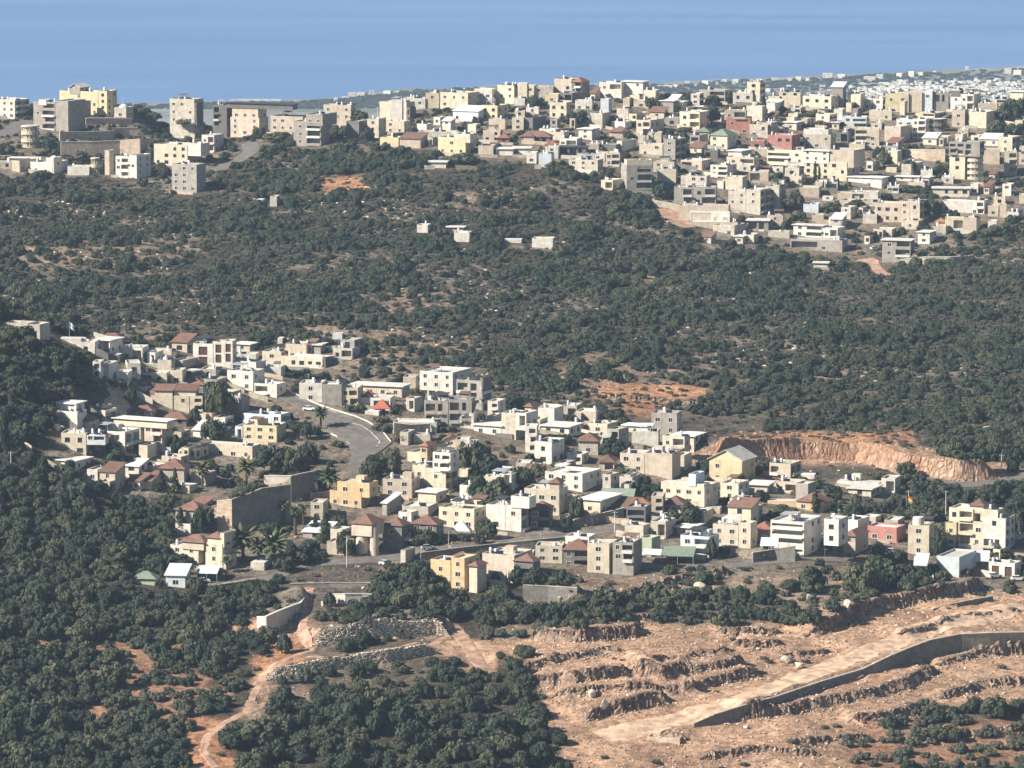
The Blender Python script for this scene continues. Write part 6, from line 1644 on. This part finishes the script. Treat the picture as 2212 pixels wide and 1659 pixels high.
flag(*T('N5', 1195, 700), T('N5', 0, 545)[1], [(.5, .07, .04), (.75, .5, .05), (.2, .3, .15)], 'red and yellow flag on a pole, right of the bright white stepped house', 9)
flag(*T('N1', 600, 300), T('N1', 0, 140)[1], [(.7, .72, .75), (.25, .35, .6), (.7, .72, .75)], 'pale blue and white flag above the roofs at the top left', 5)
def boulder(px, py, w, h, label, mi=0):
    p = hit(px, py); s = p[1]/F; o = obj('boulder', ROCKS[mi % 4], None, (p[0], p[1], p[2]+h*s*.3), px, (w*s*.55, w*s*.45, h*s*.68)); return meta(o, label=label, cat='boulder')
for q, (px, py, w, h, lab) in enumerate(((847, 611, 13, 15, 'biggest pale boulder, at the foot of the dark ledge above the quarry road'), (810, 601, 12, 10, 'grey boulder between bushes above the quarry'), (700, 588, 13, 8, 'orange brown rock slab among bushes below the awnings'), (9, 216, 4, 7, 'left pale rock of the pair at the left edge of the scrub'), (17, 215, 5, 8, 'right pale rock of the pair at the left edge of the scrub'),
    (105, 216, 5, 7, 'lone white rock in the upper left scrub'), (13, 180, 9, 7, 'rounded pale rock at the left edge below the white houses'), (592, 697, 12, 10, 'dark boulder at the left end of the quarry terraces'), (57, 430, 8, 9, 'brown boulder at the foot of the dark hill'), (323, 606, 5, 9, 'pale rock left of the bright cream wall'),
    (404, 606, 12, 8, 'grey boulder right of the bright cream wall'), (560, 600, 6, 5, 'small pale boulder under the dark retaining wall'), (800, 668, 16, 9, 'heap of white rocks beside the tan quarry road'), (786, 662, 18, 10, 'broad white rock heap above the tan quarry road'), (604, 709, 12, 11, 'dark rock at the foot of the lowest left quarry bench'))): boulder(px, py, w, h, lab, q)
# low block house ruin on the quarry floor
p = hit(676, 744); root = empty('stone_pen', tuple(p), -.25); mb = MB()
for a in ((0, 0, 9, .5), (0, 5, 9, 5.5), (0, .502, .5, 4.998), (8.5, .502, 9, 4.998)): mb.box(a[0]-8, a[1], -1, a[2]-8, a[3], 1.6)
obj('pen_wall', mb.make('pen_wall', M['wallpink']), root); meta(root, label='low square stone enclosure at the bottom of the quarry', cat='stone pen')
# the town on the coastal plain
rd = random.Random(3); TOWN = []
def town_house(px, py, wpx, hpx):
    dx, dz = rayd(px, py); D = (15-CAM_H)/float(dz); s = D/F; return (float(dx)*D, D, 14, wpx*s, hpx*s)
for x, y, w, h in ((660,85,5,2.2),(668,85,9,2),(676,84.5,5,2.2),(688,82.5,6,3.5),(696,84,3,2),(706,82,7,3.5),(717,82,3,2.5),(725,81,5,4),(736,81,6,4),(745,82,3,2),(752,80.5,4,3),(763,80.5,3,2),(775,78.5,7,3),(790,79,5,3),(799,78,6,3.5),(808,79,4,3),(828,76,10,5),(842,76,8,4),(870,78.5,12,4),(880,76,7,4),(900,75,6,4),(912,74,6,5),(921,74,5,4),(935,72,4,3),(967,67,3,3),(1008,71,7,5),(1018,73,8,5),
    (230,99.5,2,1.5),(336,99,4,3.5),(346,97,7,2.4),(352,93.5,8,3),(362,93,9,3),(372,92,5,4),(388,91.5,8,3),(398,91,3,2.2),(672,94,3,2.5)): TOWN.append(town_house(x, y+1.5, w, h))
strip = [town_house(x, 99.8, 10, 1.3) for x in range(236, 286, 10)]
big = len(TOWN)
for q in range(430):
    px = rd.uniform(850, 1030) if q % 4 else rd.uniform(740, 1030); lo = 96; hi = max(80, np.interp(px, [740, 850, 1030], [88, 84, 68])); py = rd.triangular(hi, 103, hi+9)
    TOWN.append(town_house(px, py, rd.uniform(2.5, 6), rd.uniform(1.6, 3.6)))
tm = MB(); tm.box(-.5, -.5, -.3, .5, .5, 1, 0); tm.quad((-.48, -.48, 1.003), (.48, -.48, 1.003), (.48, .48, 1.003), (-.48, .48, 1.003), 1)
tmesh = {k: mesh('town_house', tm.v, tm.f, [MW[k], M['roof_w']], tm.m) for k in 'WCS'}
order = list(range(big))+sorted(range(big, len(TOWN)), key=lambda i: -TOWN[i][3]*TOWN[i][4])
for j, i in enumerate(order[:big+30]):
    x, y, z, w, h = TOWN[i]; px, py = project(x, y, z)
    o = obj('town_house', tmesh['WWCS'[i % 4]], None, (x, y, z), rd.uniform(-.5, .1), (w, w*.8, h)); TOWNL = globals().setdefault('TOWNL', []); TOWNL.append(dict(root=o, px=float(px), py=float(py), desc=('wide' if w > 9 else 'small')+(' white', ' white', ' cream', ' pale')[i % 4]+' house of the coastal town', lab='', cat='house', D=y))
for x, y, z, w, h in strip: TOWNL.append(dict(root=meta(obj('greenhouse', tmesh['W'], None, (x, y, z), 0, (w*.96, w*.5, h)), group='white greenhouses on the coastal plain'), px=float(project(x, y, z)[0]), py=99, desc='low white greenhouse on the coastal plain', lab='', cat='greenhouse', D=y))
rest = [TOWN[i] for i in order[big+30:]]; V = []; Fs = []; mi = []
for x, y, z, w, h in rest:
    n = len(V); a = rd.uniform(-.6, .2); ca, sa = math.cos(a), math.sin(a)
    for vx, vy, vz in tm.v: V.append((x+(vx*w*ca-vy*w*.8*sa), y+(vx*w*sa+vy*w*.8*ca), z+vz*h))
    for f in tm.f: Fs.append(tuple(n+q for q in f))
    mi += tm.m
meta(obj('distant_town', mesh('distant_town', V, Fs, [MW['W'], M['roof_w']], mi)), kind='stuff')
# trees between the town houses: dark clumps
pts = []
for q in range(5200):
    px = rd.uniform(180, 1040) if q < 2600 else rd.uniform(-700, 1800); coast = np.interp(px, [c[0] for c in COAST], [c[1] for c in COAST]); py = rd.uniform(coast+2, 108); x, y, z, _, _ = town_house(px, py, 1, 1); s = rd.uniform(2, 5); pts.append((x, y, z-1, s*1.4, s*1.4, s, rd.uniform(0, 6)))
scatter('plain_trees', [KINDS['oak'][0][0], KINDS['oak'][1][0]], pts)

# ------------------------------------------------------------------ labels that single each thing out
LM = [(350,500,'the orange stepped house'),(268,432,'the yellow house by the road'),(213,355,'the modern white cube house'),(200,560,'the peach villa'),(375,440,'the asphalt road bend'),(285,622,'the curved white wall'),(448,412,'the unfinished concrete house'),(437,385,'the open-floored white house'),
 (548,500,'the brown-turreted cream house'),(800,537,'the white banded block'),(886,537,'the red house above the quarry'),(738,466,'the yellow gabled house'),(655,548,'the pale green house'),(450,578,'the tall ochre house'),(368,540,'the round-towered house'),(636,508,'the bright red tent roof'),(975,525,'the turret villa'),
 (820,685,'the long quarry wall'),(60,345,'the dark hill crest'),(206,745,'the winding bottom track'),(860,452,'the orange cliff'),(570,460,'the white corner house'),(90,470,'the cream tiered house'),(170,405,'the two brown sloping roofs'),(175,470,'the pointed brown tower roof'),(380,505,'the orange tower house'),
 (354,600,'the bright cream wall'),(465,650,'the diagonal earth path'),(975,640,'the pale quarry end wall'),(676,742,'the low stone enclosure'),(145,575,'the tiny green-roofed hut'),(600,700,'the quarry benches'),(310,650,'the dry-stone terrace'),
 (85,85,'the yellow apartment block'),(100,145,'the pink stone walls'),(132,165,'the bright white apartments'),(185,180,'the grey concrete cube'),(275,107,'the dark canopy roof'),(575,88,'the red-roofed ridge house'),(738,124,'the salmon red house'),(633,180,'the black-balconied grey house'),(695,198,'the twin grey house'),
 (800,165,'the school'),(780,143,'the dark red house'),(720,145,'the green-roofed far house'),(965,210,'the large white lower-right house'),(542,244,'the lone white hut'),(712,218,'the low bright white house'),(918,156,'the long tan wall'),(893,250,'the lone grey shell'),(400,105,'the large cream ridge block'),
 (460,150,'the yellow-cream tree-line house'),(605,105,'the blue-grey blank house'),(32,137,'the round cream house'),(225,100,'the pale ridge shell house'),(170,155,'the plain cream house'),(975,120,'the blank cream house'),(960,155,'the arched villas'),(430,265,'the white hut row'),(300,335,'the small scrub sheds')]
ORD = ['nearest', 'second', 'third', 'fourth', 'fifth', 'sixth', 'seventh', 'eighth', 'ninth', 'tenth', 'eleventh', 'twelfth', 'thirteenth', 'fourteenth']
def direction(dx, dy):
    if abs(dx) > abs(dy)*1.2: return 'to the right of' if dx > 0 else 'to the left of'
    return 'below' if dy > 0 else 'above'
USED = set()
def auto_labels(items, group_fmt=None, maxrank=14, lone=None):
    table = {}
    for it in items:
        for li, (lx, ly, nm) in enumerate(LM):
            dx, dy = it['px']-lx, it['py']-ly; d = math.hypot(dx, dy)
            if d < 7: continue
            table.setdefault((it['desc'], li, direction(dx, dy)), []).append((d, id(it), it))
    for k in table: table[k].sort(key=lambda t: t[:2])
    rank = {}
    for k, L in table.items():
        for r_, (d, i, it) in enumerate(L): rank.setdefault(i, []).append((r_*30+d, r_, k))
    for it in items:
        best = sorted(rank[id(it)])[0]; _, r_, (ds, li, dr) = best
        if r_ < min(maxrank, len(ORD)): lab = f"{ds}, {ORD[r_]} {dr} {LM[li][2]}"; lab = lab.replace('to the right of', 'right of').replace('to the left of', 'left of') if len(lab.split()) > 16 else lab; lab = lab if len(lab.split()) <= 16 and lab not in USED else None
        else: lab = None
        if lab is None and lone: lab = lone(it); it['root']['group'] = lab
        USED.add(lab); it['root']['label'] = lab
for it in HINFO: it['root']['category'] = it['cat']
named = [i for i in HINFO if i['lab']]
for i in named: i['root']['label'] = i['lab']; USED.add(i['lab'])
auto_labels(YARDW, lone=lambda it: it['desc']+' between the village houses')
for it in YARDW: it['root']['category'] = 'wall'; it['root']['kind'] = 'thing'
auto_labels([i for i in HINFO if not i['lab']], lone=lambda it: it['desc']+' in the crowd of village houses')
def zone(px, py):
    if py < 300: return 'on the slope under the far village' if py > 190 else 'in the far village'
    if py < 400: return 'on the slope behind the near village'
    if px < 330 and py > 460: return 'in the lower left forest'
    if px > 860 and py > 660: return 'in the lower right corner grove'
    if py > 610: return 'in the bottom middle orchards'
    return 'in the near village'
for t in TREES:
    nice = NICE[t['kd']][1]; a = 2*t['r']*F/t['D']; q = t['h']/t['r']
    size = 'tiny' if a < 7 else 'small' if a < 11 else 'medium' if a < 16 else 'broad' if a < 24 else 'very broad'
    shp = 'tall' if q > 1.75 else 'round' if q > 1.3 else 'low'
    if t['kd'] == 'cypress': t['desc'] = f'{"slim" if a < 8 else "thick"} dark cypress'
    elif t['kd'] == 'palm': t['desc'] = f'{size} palm tree with arching fronds'
    else: t['desc'] = f"{size} {shp} {'dark green' if t['kd'] in ('oak', 'pine') else 'grey green' if t['kd'] == 'olive' else 'dry brownish'} {'tree' if t['kd'] != 'shrub' else 'shrub'}"
    t['root']['category'] = 'tree' if t['kd'] != 'shrub' else 'shrub'
    t['root']['group'] = {'oak': 'dark green broadleaf trees', 'olive': 'grey green olive trees', 'pine': 'conical pines', 'cypress': 'cypresses', 'palm': 'palm trees', 'shrub': 'shrubs'}[t['kd']]+' '+zone(t['px'], t['py'])
auto_labels(TREES, maxrank=14, lone=lambda it: it['desc']+' '+zone(it['px'], it['py']))
auto_labels(TOWNL, maxrank=14, lone=lambda it: it['desc']+' on the plain')
for it in TOWNL: it['root']['category'] = it['cat']
print('objects', len(bpy.data.objects), 'houses', len(HINFO))
